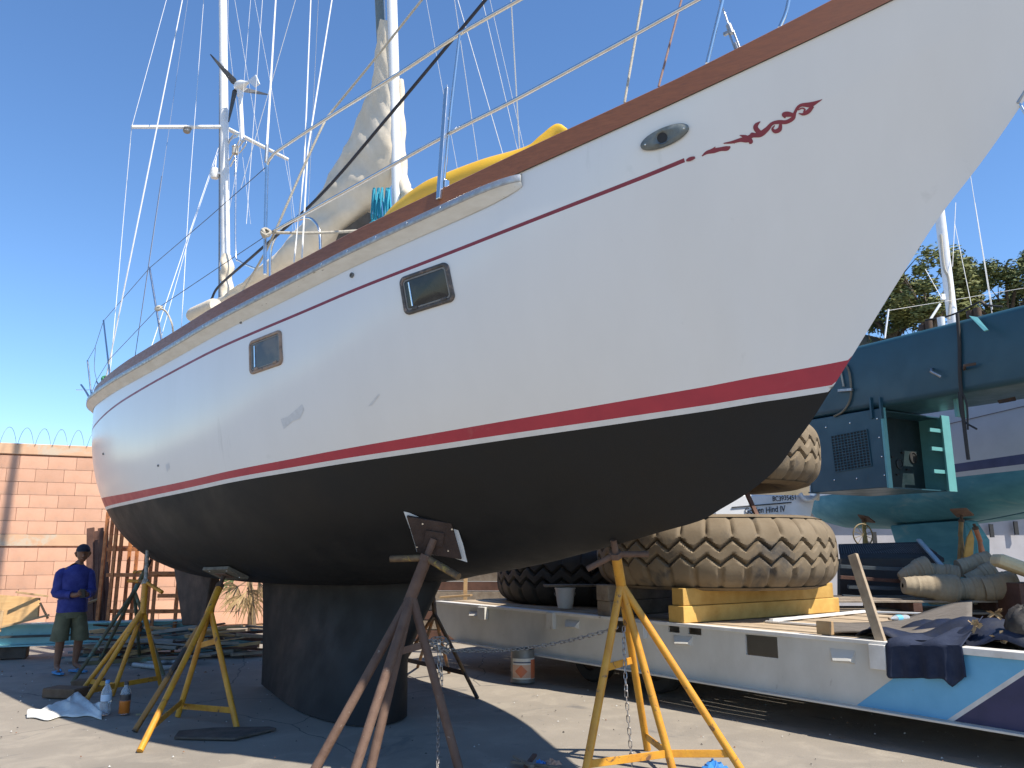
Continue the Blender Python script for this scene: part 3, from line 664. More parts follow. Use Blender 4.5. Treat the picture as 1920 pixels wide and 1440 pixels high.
# ================================================================ JACK STANDS
def stand(name, label, apex, top, feet, mats, braces=(), handle=(), pad=None, r=.026, group='jack stands under the white ketch', screw=None):
    """apex: where legs meet; top: upper end of the screw; feet: ground points"""
    cen = sum(feet, Vector()) / len(feet); cen.z = 0
    o = thing(name, cen, label, 'jack stand', group); mt = mats['leg']
    up = (top - apex).normalized(); sl = apex + up * min(.30, (top - apex).length * .6)
    MB().tube([apex - up * .06, sl], r * 1.35, 12).build('sleeve', mats.get('sleeve', mt), o, smooth=50)
    MB().tube([sl - up * .05, top], r * .85, 10).build('screw', screw or mats.get('screw', rust), o, smooth=50)
    nut = MB().tube([sl, sl + up * .05], r * 1.7, 6).build('nut', mats.get('screw', rust), o)
    for h in handle: MB().tube([sl + up * .03, sl + up * .03 + h * .5, sl + up * .03 + h], r * .8, 10).build('handle', mats.get('handle', rust), nut, smooth=50)
    legs = []
    for i, f in enumerate(feet):
        m = mats['legs'][i] if 'legs' in mats else mt
        a = apex + (f - apex) * .02; legs.append((a, f)); MB().tube([a, f + UP * .002], r, 10).build('leg', m, o, smooth=50)
    for (i, fi, j, fj) in braces:
        p = legs[i][0].lerp(legs[i][1], fi); q = legs[j][0].lerp(legs[j][1], fj); d = (q - p)
        side = d.cross(UP).normalized()
        MB().bar(p, q, .010, .055, up=UP).build('brace', mats.get('brace', mt), o, bevel=.002)
    if pad:
        c, n, sx, sy, ax, pm, extra = pad; shear = -1 if extra else 0; n = n.normalized(); x = (ax - n * ax.dot(n)).normalized(); y = n.cross(x)
        sk = x * .22 * sy * shear; C4 = [c + x * a * sx / 2 + y * b * sy / 2 + sk * b for a, b in ((-1, -1), (1, -1), (1, 1), (-1, 1))]
        po = MB().hexa([p + n * .004 for p in C4] + [p + n * .04 for p in C4]).build('pad', pm, o, bevel=.004)
        MB().box(c + n * .050, (sx * .42, sy * .42, .012), (x, y, n)).build('pad_plate', MATS['pad_wood'] if extra else rust, po, bevel=.003)
        if extra: MB().slab([c + x * a * sx + y * b * sy + sk * b * 2 + n * .0005 for a, b in ((-.53, -.53), (-.2, -.55), (.3, -.54), (.60, -.60), (.62, -.1), (.60, .3), (.56, .55), (.1, .54), (-.3, .57), (-.56, .58), (-.53, .1))], n * .004).build('pad_backing', extra, po)
        for a, b in ((-.35, -.35), (.35, -.3), (-.3, .36), (.36, .34)): MB().lathe(c + x * sx * a + y * sy * b + n * .040, [(.009, 0), (.008, .003), (0, .004)], 8, n).build('screw_head', steel, po)
    return o
ym = dict(leg=yellowp, brace=yellowp, screw=rust, handle=rust)
# near yellow stand
feet = [G(1094, 1470), G(1262, 1446), G(1391, 1446), G(1214, 1406)]
ap = Y(1164, 1094, 6.62); tp = hit(1150, 1012); tp = ap + (tp - ap) * 1.0
stand('jack_stand', 'bright yellow jack stand nearest the flatbed trailer with a chain on it', ap, tp, feet, ym,
      braces=((0, .91, 1, .91), (1, .91, 2, .91), (1, .91, 3, .91), (0, .44, 3, .44)), handle=(Y(1212, 1047, 6.62) - Y(1152, 1047, 6.62), Y(1098, 1076, 6.7) - Y(1150, 1049, 6.62)), r=.031)
SLY = ap
# near rusty stand with the square pad
pc = hit(818, 996); pn0 = hnormal(pc); tcam = (CAM - pc).normalized(); pn = (pn0 * .42 + tcam * .58).normalized(); pc = pc + pn0 * .055
qx = (PL(860, 1001, pc, pn) - PL(779, 988, pc, pn))
feet = [G(578, 1466), G(650, 1492), G(690, 1462), G(862, 1448)]
ap1 = Y(772, 1116, 6.72); 
stand('jack_stand', 'rusty brown jack stand in front with a square pad against the black hull', ap1, pc + pn * .06, feet, dict(leg=rust, brace=rust, screw=rust, handle=M('handle_worn', (.2, .13, .06), .7, .2, (.10, .06, .035), 14, spots=(.45, .3, .05), sscale=9, slo=.58, shi=.64)),
      braces=((2, .32, 3, .28),), handle=(Y(722, 1060, 6.75) - Y(790, 1058, 6.72), Y(850, 1094, 6.5) - Y(790, 1058, 6.72)), pad=(pc, pn, .375, .30, qx, M('pad_wood', (.055, .031, .022), .85, 0, (.035, .021, .015), 6, spots=(.16, .11, .07), sscale=9, slo=.66, shi=.72, bump=.5), M('pad_paint', (.66, .66, .64), .7)), r=.036)
# dark stand behind the keel
feet = [G(895, 1309), G(783, 1251), G(748, 1256), G(842, 1262)]
dk1 = M('stand_dark', (.035, .032, .03), .7, .2, (.09, .06, .04), 10)
half = M('stand_dark_orange', (.05, .04, .035), .7, .1, (.32, .15, .05), 3, lo=.4, hi=.6, bump=.3)
p = BP(1.1, -.95, 0); z = 1.45
stand('jack_stand', 'dark rusty jack stand standing behind the keel', Y(815, 1150, 10.4), Vector((Y(808, 1090, 10.6).x, 10.6, 1.30)), feet, dict(leg=half, brace=dk1, screw=rustd, handle=rustd), braces=((0, .72, 2, .8),), r=.022)
# left yellow stand
pc = hit(424, 1071); pn = hnormal(pc)
feet = [G(262, 1409), G(333, 1344), G(444, 1365), G(252, 1372)]
ap2 = Y(394, 1142, 8.45)
stand('jack_stand', 'yellow jack stand left of the keel holding a weathered board', ap2, pc + pn * .05, feet, dict(leg=yellowp, legs=[yellowp, yellowp, yellowp, M('leg_part_dark', (.3, .15, .03), .6, 0, (.03, .026, .022), 1.6, lo=.45, hi=.5)], brace=yellowp, screw=rustd, sleeve=yellowp),
      braces=((0, .86, 1, .86), (1, .9, 2, .86), (1, .33, 2, .27)), pad=(pc, pn, .58, .26, FW, M('pad_board_grey', (.16, .15, .12), .9, 0, (.09, .08, .065), 9, bump=.5), None), r=.028)
# far left yellow stand
feet = [G(157, 1321), G(210, 1305), G(302, 1288), G(151, 1299)]
ap3 = Y(269, 1142, 9.75); tp = hit(277, 1032)
stand('jack_stand', 'yellow jack stand under the stern between the worker and the bottles', ap3, tp, feet, dict(leg=yellowp, brace=yellowp, screw=M('screw_white', (.42, .42, .38), .7, .1, (.16, .12, .08), 20), handle=yellowp),
      braces=((3, .86, 1, .88), (1, .88, 2, .88), (0, .86, 1, .88)), handle=(Y(240, 1101, 9.7) - Y(274, 1103, 9.75), Y(306, 1123, 9.6) - Y(274, 1103, 9.75)), r=.027)
# dull stand behind it
feet = [G(135, 1281), G(186, 1241), G(307, 1266), G(262, 1236)]
dull = M('stand_dull', (.17, .15, .07), .75, .1, (.07, .065, .05), 6, spots=(.12, .2, .17), sscale=7, slo=.55, shi=.62)
stand('jack_stand', 'dull green-brown jack stand, rearmost under the stern', Y(252, 1108, 11.3), Y(283, 1050, 11.6), feet, dict(leg=dull, brace=dull, screw=rustd, handle=yellowp), braces=((0, .8, 2, .8),), handle=(Y(250, 1041, 11.5) - Y(272, 1038, 11.5),), r=.024)
# ---------------------------------------------------------------- chains
def link_mesh():
    m = MB(); pts = []
    for i in range(16):
        t = 2 * math.pi * i / 16; x = .0105 * math.cos(t); z = .0105 * math.sin(t) + (.0125 if math.sin(t) > 0 else -.0125); pts.append((x, 0, z))
    m.tube(pts, .0036, 6, closed=True); me = m.mesh('link', smooth=180); me.materials.append(chainm); return me
LINK = link_mesh()
def chain(path, label, mesh=LINK, sc=1.0):
    pitch = .0385 * sc; d = [0]
    for a, z in zip(path, path[1:]): d.append(d[-1] + (z - a).length)
    o = thing('chain', path[-1], label, 'chain', 'zinc chains on the stands'); n = int(d[-1] / pitch)
    for k in range(n):
        x = (k + .5) * pitch; i = max(j for j in range(len(d)) if d[j] <= x); i = min(i, len(path) - 2)
        p = path[i].lerp(path[i + 1], (x - d[i]) / (d[i + 1] - d[i])); t = (path[i + 1] - path[i]).normalized()
        q = t.to_track_quat('Z', 'Y') @ Quaternion((0, 0, 1), (k % 2) * math.pi / 2 + .5 + rng.uniform(-.2, .2))
        inst('link', mesh, o, p, q.to_euler(), (sc, sc, sc))
    return o
def catenary(a, z, sag, n=24): return [a.lerp(z, i / n) - UP * sag * 4 * (i / n) * (1 - i / n) for i in range(n + 1)]
hk = Y(1166, 1174, 6.6)
chain(catenary(Y(800, 1213, 8.2), hk, .10) , 'slack zinc chain strung between the yellow and the rusty stand', sc=1.35)
chain([hk + Vector((.01, -.03, 0)), Y(1170, 1215, 6.5), Y(1174, 1300, 6.4), G(1186, 1446, .02)], 'zinc chain hanging straight down from the yellow stand', sc=1.15)
chain([Y(823, 1200, 6.8), Y(823, 1260, 6.75), Y(822, 1350, 6.7), G(820, 1462, .02)], 'zinc chain hanging down beside the rusty stand leg', sc=1.1)
pts = []
for i in range(40):
    t = i * .62; pts.append(Y(822, 1204, 7.0) + Vector((.085 * math.cos(t) * (1 - .4 * math.sin(i * .3)), .04 * math.sin(t * 1.3), .04 * math.sin(t * .9) - .0015 * i)))
chain(pts, 'bunched zinc chain tangled round the rusty stand leg', sc=1.2)
chain([Y(826, 1222, 7.0), Y(828, 1262, 7.0), Y(829, 1290, 7.0)], 'short loose end of zinc chain below the tangle')

# ================================================================ THE WORKER
def skin_mesh(nodes, edges, sub=2):
    me = bpy.data.meshes.new('tmp'); ks = list(nodes); me.from_pydata([nodes[k][0] for k in ks], [(ks.index(a), ks.index(b)) for a, b in edges], [])
    o = bpy.data.objects.new('tmp', me); COL.objects.link(o); o.modifiers.new('s', 'SKIN'); sv = me.skin_vertices[0].data
    for i, k in enumerate(ks):
        r_ = nodes[k][1]; sv[i].radius = r_ if isinstance(r_, tuple) else (r_, r_); sv[i].use_root = (i == 0)
    ss = o.modifiers.new('d', 'SUBSURF'); ss.levels = sub; ss.render_levels = sub
    dg = bpy.context.evaluated_depsgraph_get(); ev = o.evaluated_get(dg); out = bpy.data.meshes.new_from_object(ev)
    bpy.data.objects.remove(o); return out
def person():
    base = G(122, 1262); base.z = 0
    o = thing('person', base, 'worker in blue long-sleeved shirt, olive shorts and dark cap by the block wall', 'person')
    skinm = M('skin_brown', (.22, .105, .062), .55, 0, (.18, .085, .05), 12)
    # x right in picture, y away from camera
    leg = dict(pel=((0, 0, .90), (.15, .11)), hL=((-.085, .0, .84), .095), kL=((-.10, -.02, .47), .062), cL=((-.10, .03, .33), .06), aL=((-.105, .04, .085), .038), tL=((-.075, -.10, .035), (.04, .026)),
               hR=((.085, .02, .84), .095), kR=((.13, .0, .48), .062), cR=((.125, .05, .34), .06), aR=((.115, .07, .10), .038), tR=((.19, -.04, .045), (.04, .026)))
    armn = dict(sp=((0, .0, 1.08), (.145, .10)), ch=((-.005, .01, 1.27), (.165, .115)), nk0=((.01, 0, 1.39), (.09, .075)), nk=((.03, -.015, 1.45), .054), hd=((.045, -.03, 1.50), .05),
                sL=((-.175, .0, 1.335), .062), eL=((-.215, -.03, 1.05), .05), wL=((-.02, -.23, 1.03), .034), pL=((.045, -.265, 1.045), (.036, .022)),
                sR=((.16, .0, 1.335), .062), eR=((.215, -.04, 1.06), .048), wR=((.12, -.25, 1.03), .034), pR=((.075, -.30, 1.05), (.036, .022)))
    nodes = dict(leg); nodes.update(armn)
    ed = [('pel', 'hL'), ('hL', 'kL'), ('kL', 'cL'), ('cL', 'aL'), ('aL', 'tL'), ('pel', 'hR'), ('hR', 'kR'), ('kR', 'cR'), ('cR', 'aR'), ('aR', 'tR'), ('pel', 'sp'), ('sp', 'ch'), ('ch', 'nk0'), ('nk0', 'nk'), ('nk', 'hd'),
          ('ch', 'sL'), ('sL', 'eL'), ('eL', 'wL'), ('wL', 'pL'), ('ch', 'sR'), ('sR', 'eR'), ('eR', 'wR'), ('wR', 'pR')]
    bm = bmesh.new(); bm.from_mesh(skin_mesh(nodes, ed))
    def addmb(m): me = m.mesh('t', smooth=180); bm.from_mesh(me)
    # head: squashed sphere with jaw, brow, nose, ears
    hm = MB(); hc = Vector((.055, -.045, 1.58)); fd = Vector((-.02, -1, -.06)).normalized(); sdv = fd.cross(UP).normalized(); upv = sdv.cross(fd); rows = []
    for i in range(17):
        th = math.pi * i / 16; row = []
        for j in range(24):
            a = 2 * math.pi * j / 24; zz = math.cos(th); rr = math.sin(th); jaw = 1 - .28 * max(0, -zz) ** 1.2
            x = rr * math.cos(a) * .082 * jaw; f_ = rr * math.sin(a); f_ = f_ * (.098 if f_ < 0 else .094 * (1 - .10 * max(0, -zz)))
            if f_ > 0: f_ += .006 * math.exp(-((zz - .18) / .12) ** 2) - .008 * math.exp(-((zz - .02) / .09) ** 2) * (abs(x) > .015)
            row.append(hc + sdv * x + fd * f_ + upv * zz * .118)
        rows.append(row)
    hm.grid(rows, closed=True)
    hm.tube([hc + fd * .085 + upv * .02, hc + fd * .105 - upv * .012, hc + fd * .112 - upv * .026, hc + fd * .09 - upv * .034], [.009, .012, .017, .012], 8)
    hm.tube([hc + fd * .082 - upv * .062 - sdv * .026, hc + fd * .096 - upv * .06, hc + fd * .082 - upv * .062 + sdv * .026], [.004, .008, .004], 6)
    for k in (-1, 1): hm.tube([hc + sdv * k * .08 + upv * .025, hc + sdv * k * .093 + upv * .01 - fd * .01, hc + sdv * k * .082 - upv * .03], [.012, .016, .008], 8)
    addmb(hm)
    # fingers curl round the phone-sized thing held in front
    fg = MB()
    for side, palm, d in ((-1, Vector(armn['pL'][0]), Vector((.75, -.55, .2))), (1, Vector(armn['pR'][0]), Vector((-.7, -.6, .25)))):
        d.normalize(); u_ = UP; w_ = d.cross(u_).normalized()
        for q in range(4):
            off = u_ * (.024 - .016 * q); L_ = (.07, .078, .073, .058)[q]
            fg.tube([palm + off, palm + off + d * L_ * .5, palm + off + d * L_ * .85 + w_ * side * .012, palm + off + d * L_ + w_ * side * .026], [.0095, .009, .0085, .007], 8)
        fg.tube([palm - d * .02 + u_ * .022, palm + d * .015 + u_ * .045 + w_ * side * .01, palm + d * .045 + u_ * .05 + w_ * side * .015], [.011, .010, .008], 8)
    addmb(fg)
    me = bpy.data.meshes.new('body'); bm.to_mesh(me); bm.free()
    me.polygons.foreach_set('use_smooth', [True] * len(me.polygons)); me.materials.append(skinm)
    inst('body', me, o, base)
    def garment(name, nd, ed, mat, parent=None):
        me = skin_mesh(nd, ed); me.polygons.foreach_set('use_smooth', [True] * len(me.polygons)); me.materials.append(mat); return inst(name, me, o, base)
    def loft(m, rings, n=24):
        rows = []
        for (cx, cy, cz, rx, ry) in rings: rows.append([base + Vector((cx + rx * math.cos(t) * (1 + .03 * math.sin(5 * t + cz * 40)), cy + ry * math.sin(t) * (1 + .03 * math.sin(4 * t + cz * 31)), cz + .004 * math.sin(3 * t + cx * 20))) for t in [2 * math.pi * j / n for j in range(n)]])
        m.grid(rows, closed=True)
    shirtm = M('shirt_blue', (.03, .04, .22), .85, 0, (.02, .026, .15), 9, bump=.6, bscale=18); shortm = M('shorts_olive', (.125, .125, .07), .9, 0, (.085, .085, .05), 8, bump=.6, bscale=15)
    g = MB(); loft(g, [(0, .0, .80, .188, .150), (0, 0, .81, .192, .153), (0, 0, .88, .184, .146), (0, -.005, .95, .190, .148), (0, -.01, 1.0, .176, .136), (0, -.005, 1.08, .182, .134), (-.002, 0, 1.18, .196, .138), (-.004, .005, 1.28, .206, .142), (0, .005, 1.335, .205, .13), (.002, .003, 1.37, .175, .115), (.008, 0, 1.40, .125, .095), (.015, -.003, 1.425, .085, .078), (.018, -.005, 1.435, .066, .066)])
    for sd_, k in (('L', -1), ('R', 1)):
        s_, e_, w_ = (Vector(armn[q + sd_][0]) for q in ('s', 'e', 'w')); wc_ = e_.lerp(w_, .86); pts = curve([s_ + Vector((-.09 * k, 0, -.005)), s_ + Vector((-.01 * k, 0, -.025)), s_.lerp(e_, .3), s_.lerp(e_, .75), e_, e_.lerp(w_, .45), wc_], 20)
        g.tube([base + p for p in pts], [(.055 if i == 0 else .068 if i == 1 else .078 if i < 7 else .082 - .0016 * i) + .003 * math.sin(i * 1.9) for i in range(len(pts))], 14)
    g.build('shirt', shirtm, o, smooth=75)
    g = MB(); loft(g, [(0, 0, .90, .160, .128), (0, 0, .86, .178, .142), (0, .005, .78, .186, .15), (0, .01, .72, .19, .15)])
    for k, hx, kx in ((-1, -.092, -.112), (1, .092, .135)): loft(g, [(hx, .005, .76, .098, .138), (hx, .005, .70, .104, .138), (hx + (kx - hx) * .6, .0, .58, .106, .13), (kx, -.005, .46, .112, .128), (kx, -.005, .425, .114, .13), (kx, -.005, .43, .10, .115)])
    g.build('shorts', shortm, o, smooth=75)
    cp = MB(); rows = []
    for i in range(7):
        th = math.pi / 2 * i / 6; rows.append([hc + base + upv * (.035 + .10 * math.cos(th)) + (sdv * math.cos(a) * .092 + fd * math.sin(a) * .108) * math.sin(th) for a in [2 * math.pi * j / 20 for j in range(20)]])
    cp.grid(rows, closed=True); capo = cp.build('cap', M('cap_navy', (.018, .02, .035), .85), o, smooth=180)
    br = MB(); br.slab([hc + base + upv * (.045 - .012 * abs(math.cos(a))) + sdv * math.cos(a) * .08 + fd * (.06 + .125 * math.sin(a)) for a in [math.pi * j / 12 for j in range(13)]], upv * .008); br.build('brim', MATS['cap_navy'], capo)
    hr = MB(); rows = []
    for i in range(4): rows.append([hc + base + upv * (.04 - .03 * i) + (sdv * math.cos(a) * .087 + fd * math.sin(a) * .103) * (1.0 - .02 * i) for a in [math.pi * 1.02 + math.pi * .96 * j / 16 for j in range(17)]])
    hr.grid(rows); hr.build('hair', blackr, o, smooth=180)
    fm = M('sandal_blue', (.06, .28, .55), .6)
    for k in ('L', 'R'):
        a = Vector(leg['a' + k][0]) + base; t = Vector(leg['t' + k][0]) + base; d = (t - a); d.z = 0; d.normalize(); w_ = d.cross(UP); m = MB(); h0 = .004
        c = Vector((a.x, a.y, 0)) + d * .06
        so = MB().slab([c + d * x + w_ * y + UP * h0 for x, y in ((-.13, -.03), (-.09, -.04), (.05, -.042), (.12, -.046), (.16, -.02), (.16, .02), (.12, .046), (.05, .042), (-.09, .04), (-.13, .03))], UP * .022).build('flip_flop', fm, o)
        MB().tube(curve([c + w_ * .045 + UP * .03 + d * .02, c + d * .07 + UP * .07, c + d * .11 + UP * .045, c + d * .07 + UP * .068, c - w_ * .045 + UP * .03 + d * .02], 16), .007, 6).build('strap', fm, so)
    # the thing held in both hands
    o.rotation_euler = (0, 0, R(36)); rz = Matrix.Rotation(R(36), 3, 'Z')
    h = MB(); c = rz @ Vector((.062, -.325, 1.055)) + base; h.box(c, (.075, .02, .12), (Vector((.9, .1, .1)).normalized(), Vector((-.1, .9, .3)).normalized(), Vector((0, -.3, .95)).normalized())); tag(h.build('hand_tool', blackr, None, bevel=.006, loc=c), 'small dark object held in the hands of the worker', 'tool')
person()

# ================================================================ things lying about on the left
def sheet(name, poly, th, mat, label, cat, group=None, bevel=.003):
    c = sum((Vector(p) for p in poly), Vector()) / len(poly); o = MB().slab(poly, th).build(name, mat, None, bevel=bevel, loc=c); return tag(o, label, cat, group)
def plank(p, q, wd, th, mat, label, name='plank', cat='plank', group=None, up=(0, 0, 1)):
    o = MB().bar(p, q, wd, th, up=up).build(name, mat, None, bevel=.003, loc=(Vector(p) + Vector(q)) / 2); return tag(o, label, cat, group)
ply = M('plywood', (.55, .34, .14), .8, 0, (.46, .27, .11), 3, stretch=(1, 1, 8), bump=.2)
yb = 12.75
sheet('plywood_sheet', [Y(-10, 1115, yb), Y(73, 1121, yb + .05), Y(70, 1158, yb - .1), Y(-12, 1178, yb - .15)], Vector((.01, .03, 0)), ply, 'tan plywood sheet leaning above the teal beam at the left edge', 'plywood sheet')
plank(Y(30, 1110, yb - .2), Y(90, 1118, yb + .1), .05, .03, wood, 'sunlit thin plank on top of the plywood beside the worker', group='offcut planks by the wall')
plank(Y(-5, 1178, yb - .3), Y(92, 1153, yb - .1), .06, .03, wood, 'pale plank lying slanted below the plywood sheet', group='offcut planks by the wall')
plank(Y(75, 1130, yb - .05), Y(90, 1160, yb), .10, .02, wood, 'short orange-brown board end beside the worker', group='offcut planks by the wall')
plank(Y(4, 1145, yb - .25), Y(-2, 1185, yb - .3), .05, .03, wood, 'narrow upright batten at the left picture edge', group='offcut planks by the wall')
plank(Y(140, 1140, 13.0), Y(196, 1119, 13.5), .05, .03, wood, 'thin pale plank propped behind the right arm of the worker', group='offcut planks by the wall')
aqua = M('aqua_steel', (.23, .47, .50), .5, .1, (.17, .38, .42), 3, spots=(.12, .09, .07), sscale=8, slo=.64, shi=.7)
ba, bz = Vector((-10.2, 11.95, 0)), Vector((-5.0, 13.75, 0)); bd = (bz - ba).normalized(); bn = Vector((bd.y, -bd.x, 0))
gi = thing('steel_girder', (ba + bz) / 2, 'long aqua painted steel girder lying behind the worker', 'steel girder')
ax = (bd, -bn, UP); L_ = (bz - ba).length; mid = (ba + bz) / 2
MB().box(mid + UP * .19, (L_, .30, .02), ax).build('lower_flange', aqua, gi); MB().box(mid + UP * .50, (L_, .30, .02), ax).build('upper_flange', aqua, gi); MB().box(mid + UP * .345, (L_, .02, .288), ax).build('web', aqua, gi)
MB().box(mid + UP * .33 + bn * .16, (L_ * .98, .015, .035), ax).build('pipe_rail', M('aqua_dark', (.05, .06, .06), .7), gi)
for i, f in enumerate((.08, .42, .75)):
    c = ba.lerp(bz, f) + UP * .087; tag(MB().box(c, (1.1, .22, .168), ax).build('bearer_timber', M('bearer_dark', (.08, .06, .045), .9, 0, (.05, .04, .03), 5, bump=.4), None, bevel=.006, loc=c), ('dark bearer timber under the left end of the aqua girder', 'dark bearer timber under the aqua girder behind the worker', 'dark bearer timber under the right end of the aqua girder')[i], 'timber', 'bearers under the girder')
# orange racks by the wall
rk = thing('storage_rack', Y(235, 1160, 13.2), 'orange painted steel storage rack with thin uprights under the stern', 'storage rack')
rk.location.z = 0
def up_(u, v0, v1, y, wd=.05): MB().bar(Y(u, v0, y), Vector((Y(u, v0, y).x, y, max(0, Y(u, v1, y).z))), wd, wd * .8, up=(0, 1, 0)).build('upright', orangep, rk, bevel=.003)
for u, y in ((203, 13.3), (213, 13.5), (222, 13.3), (233, 13.35), (282, 13.35), (292, 13.6), (303, 13.3), (345, 13.5), (250, 13.7), (264, 13.75)): up_(u, 960, 1240, y)
for (u0, u1, v, y) in ((200, 345, 1078, 13.32), (282, 346, 1075, 13.27), (296, 346, 1117, 13.27), (200, 346, 1030, 13.5), (203, 345, 1146, 13.5)): MB().bar(Y(u0, v, y), Y(u1, v, y), .045, .06).build('crossbar', orangep, rk, bevel=.003)
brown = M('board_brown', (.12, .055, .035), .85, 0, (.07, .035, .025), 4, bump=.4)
lb = ('leftmost', 'second', 'third', 'rightmost')
for i, (u, wd) in enumerate(((170, .12), (180, .1), (189, .09), (197, .1))):
    p = G(u + 2, 1185); p = Vector((p.x * 13.25 / p.y, 13.25 + .03 * i, 0)); plank(p, Y(u, 990 + 6 * (i % 2), 13.55), wd, .03, brown, '%s of the tall dark brown boards leaning behind the worker' % lb[i], 'tall_board', 'board', 'brown boards against the wall', up=(0, 1, 0))
# debris: scrap timbers under the rack
k = 0
words = ['pale', 'grey', 'dark', 'split', 'short', 'long', 'painted', 'weathered']
dm = [woodg, brown, wood, M('scrap_grey', (.33, .32, .30), .8, 0, (.2, .2, .19), 6), M('scrap_teal', (.10, .20, .22), .7, 0, (.06, .1, .11), 6), woodg]
sm = MB()
for k in range(170):
    x = rng.uniform(-6.4, -4.0); y = 12.7 + (x + 6.4) * .36 + rng.uniform(-.5, .5); z = rng.uniform(.02, .3) * (1 if k % 3 else 1.6)
    a = rng.uniform(-.5, .5) + .35; L_ = rng.uniform(.15, .8); d = Vector((math.cos(a), math.sin(a), rng.uniform(-.15, .15)))
    sm.bar(Vector((x, y, z)) - d * L_ / 2, Vector((x, y, z)) + d * L_ / 2, rng.uniform(.03, .12), rng.uniform(.01, .05), m=rng.randrange(5))
o = sm.build('scrap_pile', dm[:5], None, loc=(-5.2, 13.1, 0)); tag(o, 'heap of broken scrap timber and metal under the stern by the wall', 'scrap pile', kind='stuff')
tag(MB().box((0, 0, 0), (.05, .05, .05)).build('x', wood), 'x', 'x') if False else None
for i, (u, v, y_, L_, dx, dy) in enumerate(((430, 1185, 12.4, 1.5, .95, .3), (460, 1193, 12.2, 1.1, .9, -.35), (400, 1205, 11.9, 1.7, .99, .12), (300, 1245, 11.3, 1.4, .98, .2), (450, 1178, 12.6, .9, .97, .2))):
    c = G(u, v); c.z = .03 + .05 * (i % 2); d = Vector((dx, dy, .03)).normalized() * L_ / 2
    plank(c - d, c + d, .10, .03, (woodg, wood, brown, woodg, wood)[i], ('grey board lying behind the keel', 'pale board angled beside the keel', 'dark board on the ground behind the left yellow stand', 'weathered board on the ground under the stern', 'pale board on the scrap heap by the palm')[i], group='boards on the ground by the wall')
# fan palm behind the keel
pm = thing('fan_palm', Vector((-6.0, 16.4, 0)), 'half dry fan palm against the wall left of the keel', 'palm')
pb = pm.location.copy(); c0 = Y(468, 1086, 16.3)
MB().tube(curve([Vector((c0.x + .1, 16.35, 0)), Vector((c0.x + .06, 16.35, .5)), c0], 10), [.09, .08, .085, .08, .07, .07, .06, .06, .05, .05, .05][:11], 10).build('trunk', M('palm_trunk', (.13, .09, .055), .95, 0, (.22, .16, .1), 20, bump=.8), pm, smooth=60)
gl = M('palm_green', (.10, .16, .05), .6, 0, (.19, .22, .09), 6); dl = M('palm_dry', (.36, .25, .12), .85, 0, (.22, .15, .07), 8)
for k, (du, dv, n_, mt, dr) in enumerate(((-52, -2, 15, gl, -.25), (-40, 28, 13, dl, -.6), (-8, -40, 13, gl, .1), (-10, 45, 12, dl, -.9), (14, 40, 12, dl, -.9), (30, 8, 11, dl, -.5), (-30, 60, 12, dl, -.9), (24, -28, 11, gl, 0), (2, 64, 10, dl, -1))):
    e = Y(468 + du * .55, 1086 + dv * .5, 16.25 - .12 * (k % 4)); ax_ = (e - c0).normalized(); side = ax_.cross(Vector((0, 1, 0))).normalized(); m = MB(); m.tube([c0, e], .01, 5)
    for q in range(n_):
        a = R(-75 + 150 * q / (n_ - 1)); d = ax_ * math.cos(a) + side * math.sin(a); L_ = .34 + .12 * math.cos(a); wv = d.cross(Vector((0, 1, .2))).normalized() * .017
        tip = e + d * L_ + Vector((0, rng.uniform(-.08, .08), dr * .18 + rng.uniform(-.03, .03))); md = e.lerp(tip, .5) + UP * .03
        m.add([e - wv * .3, md - wv, tip, md + wv, e + wv * .3], [(0, 1, 2, 3, 4)])
    m.build('frond', mt, pm)
# bottles, rag, blocks
def bottle(name, u, v, h, r, liq, fill, capm, label, lid=True):
    p = G(u, v); p.z = .004; o = thing(name, p, label, 'bottle')
    pr = [(0, 0), (r * .9, 0), (r, .012), (r, h * .32), (r * .93, h * .36), (r, h * .4), (r, h * .62), (r * .8, h * .74), (r * .38, h * .87), (r * .36, h * .93)]
    MB().lathe(p, pr, 20).build('shell', M('bottle_clear', (.75, .82, .88), .08, 0, (.7, .78, .86), 6, trans=.75, alpha=1), o, smooth=40)
    if liq: MB().lathe(p + UP * .003, [(0, 0), (r * .92, 0), (r * 1.012, .012), (r * 1.012, h * fill), (r * .9, h * fill + .002)], 20).build('drink', liq, o, smooth=40)
    MB().lathe(p + UP * h * (.5 if not liq else .53), [(r * 1.01, -h * .09), (r * 1.01, h * .10)], 20).build('wrapper', M(name + '_wrap', *capm[1]), o, smooth=40)
    MB().lathe(p + UP * h * .92, [(0, .03), (r * .42, .03), (r * .44, 0), (r * .36, -.002)], 14).build('cap', capm[0], o, smooth=40)
bottle('water_bottle', 196, 1341, .33, .052, None, 0, (M('cap_blue', (.1, .3, .6), .5), ((.45, .6, .75), .4)), 'clear blue plastic water bottle standing beside the crumpled rag')
bottle('juice_bottle', 232, 1340, .31, .052, M('juice_orange', (.55, .16, .02), .3, 0, (.5, .13, .015), 4), .42, (M('cap_dark', (.05, .045, .05), .6), ((.06, .05, .05), .5)), 'bottle of orange drink with a dark top on the ground')
rg = MB(); rows = []; cw = [(50, 1345), (100, 1350), (135, 1349), (170, 1342), (190, 1338)]
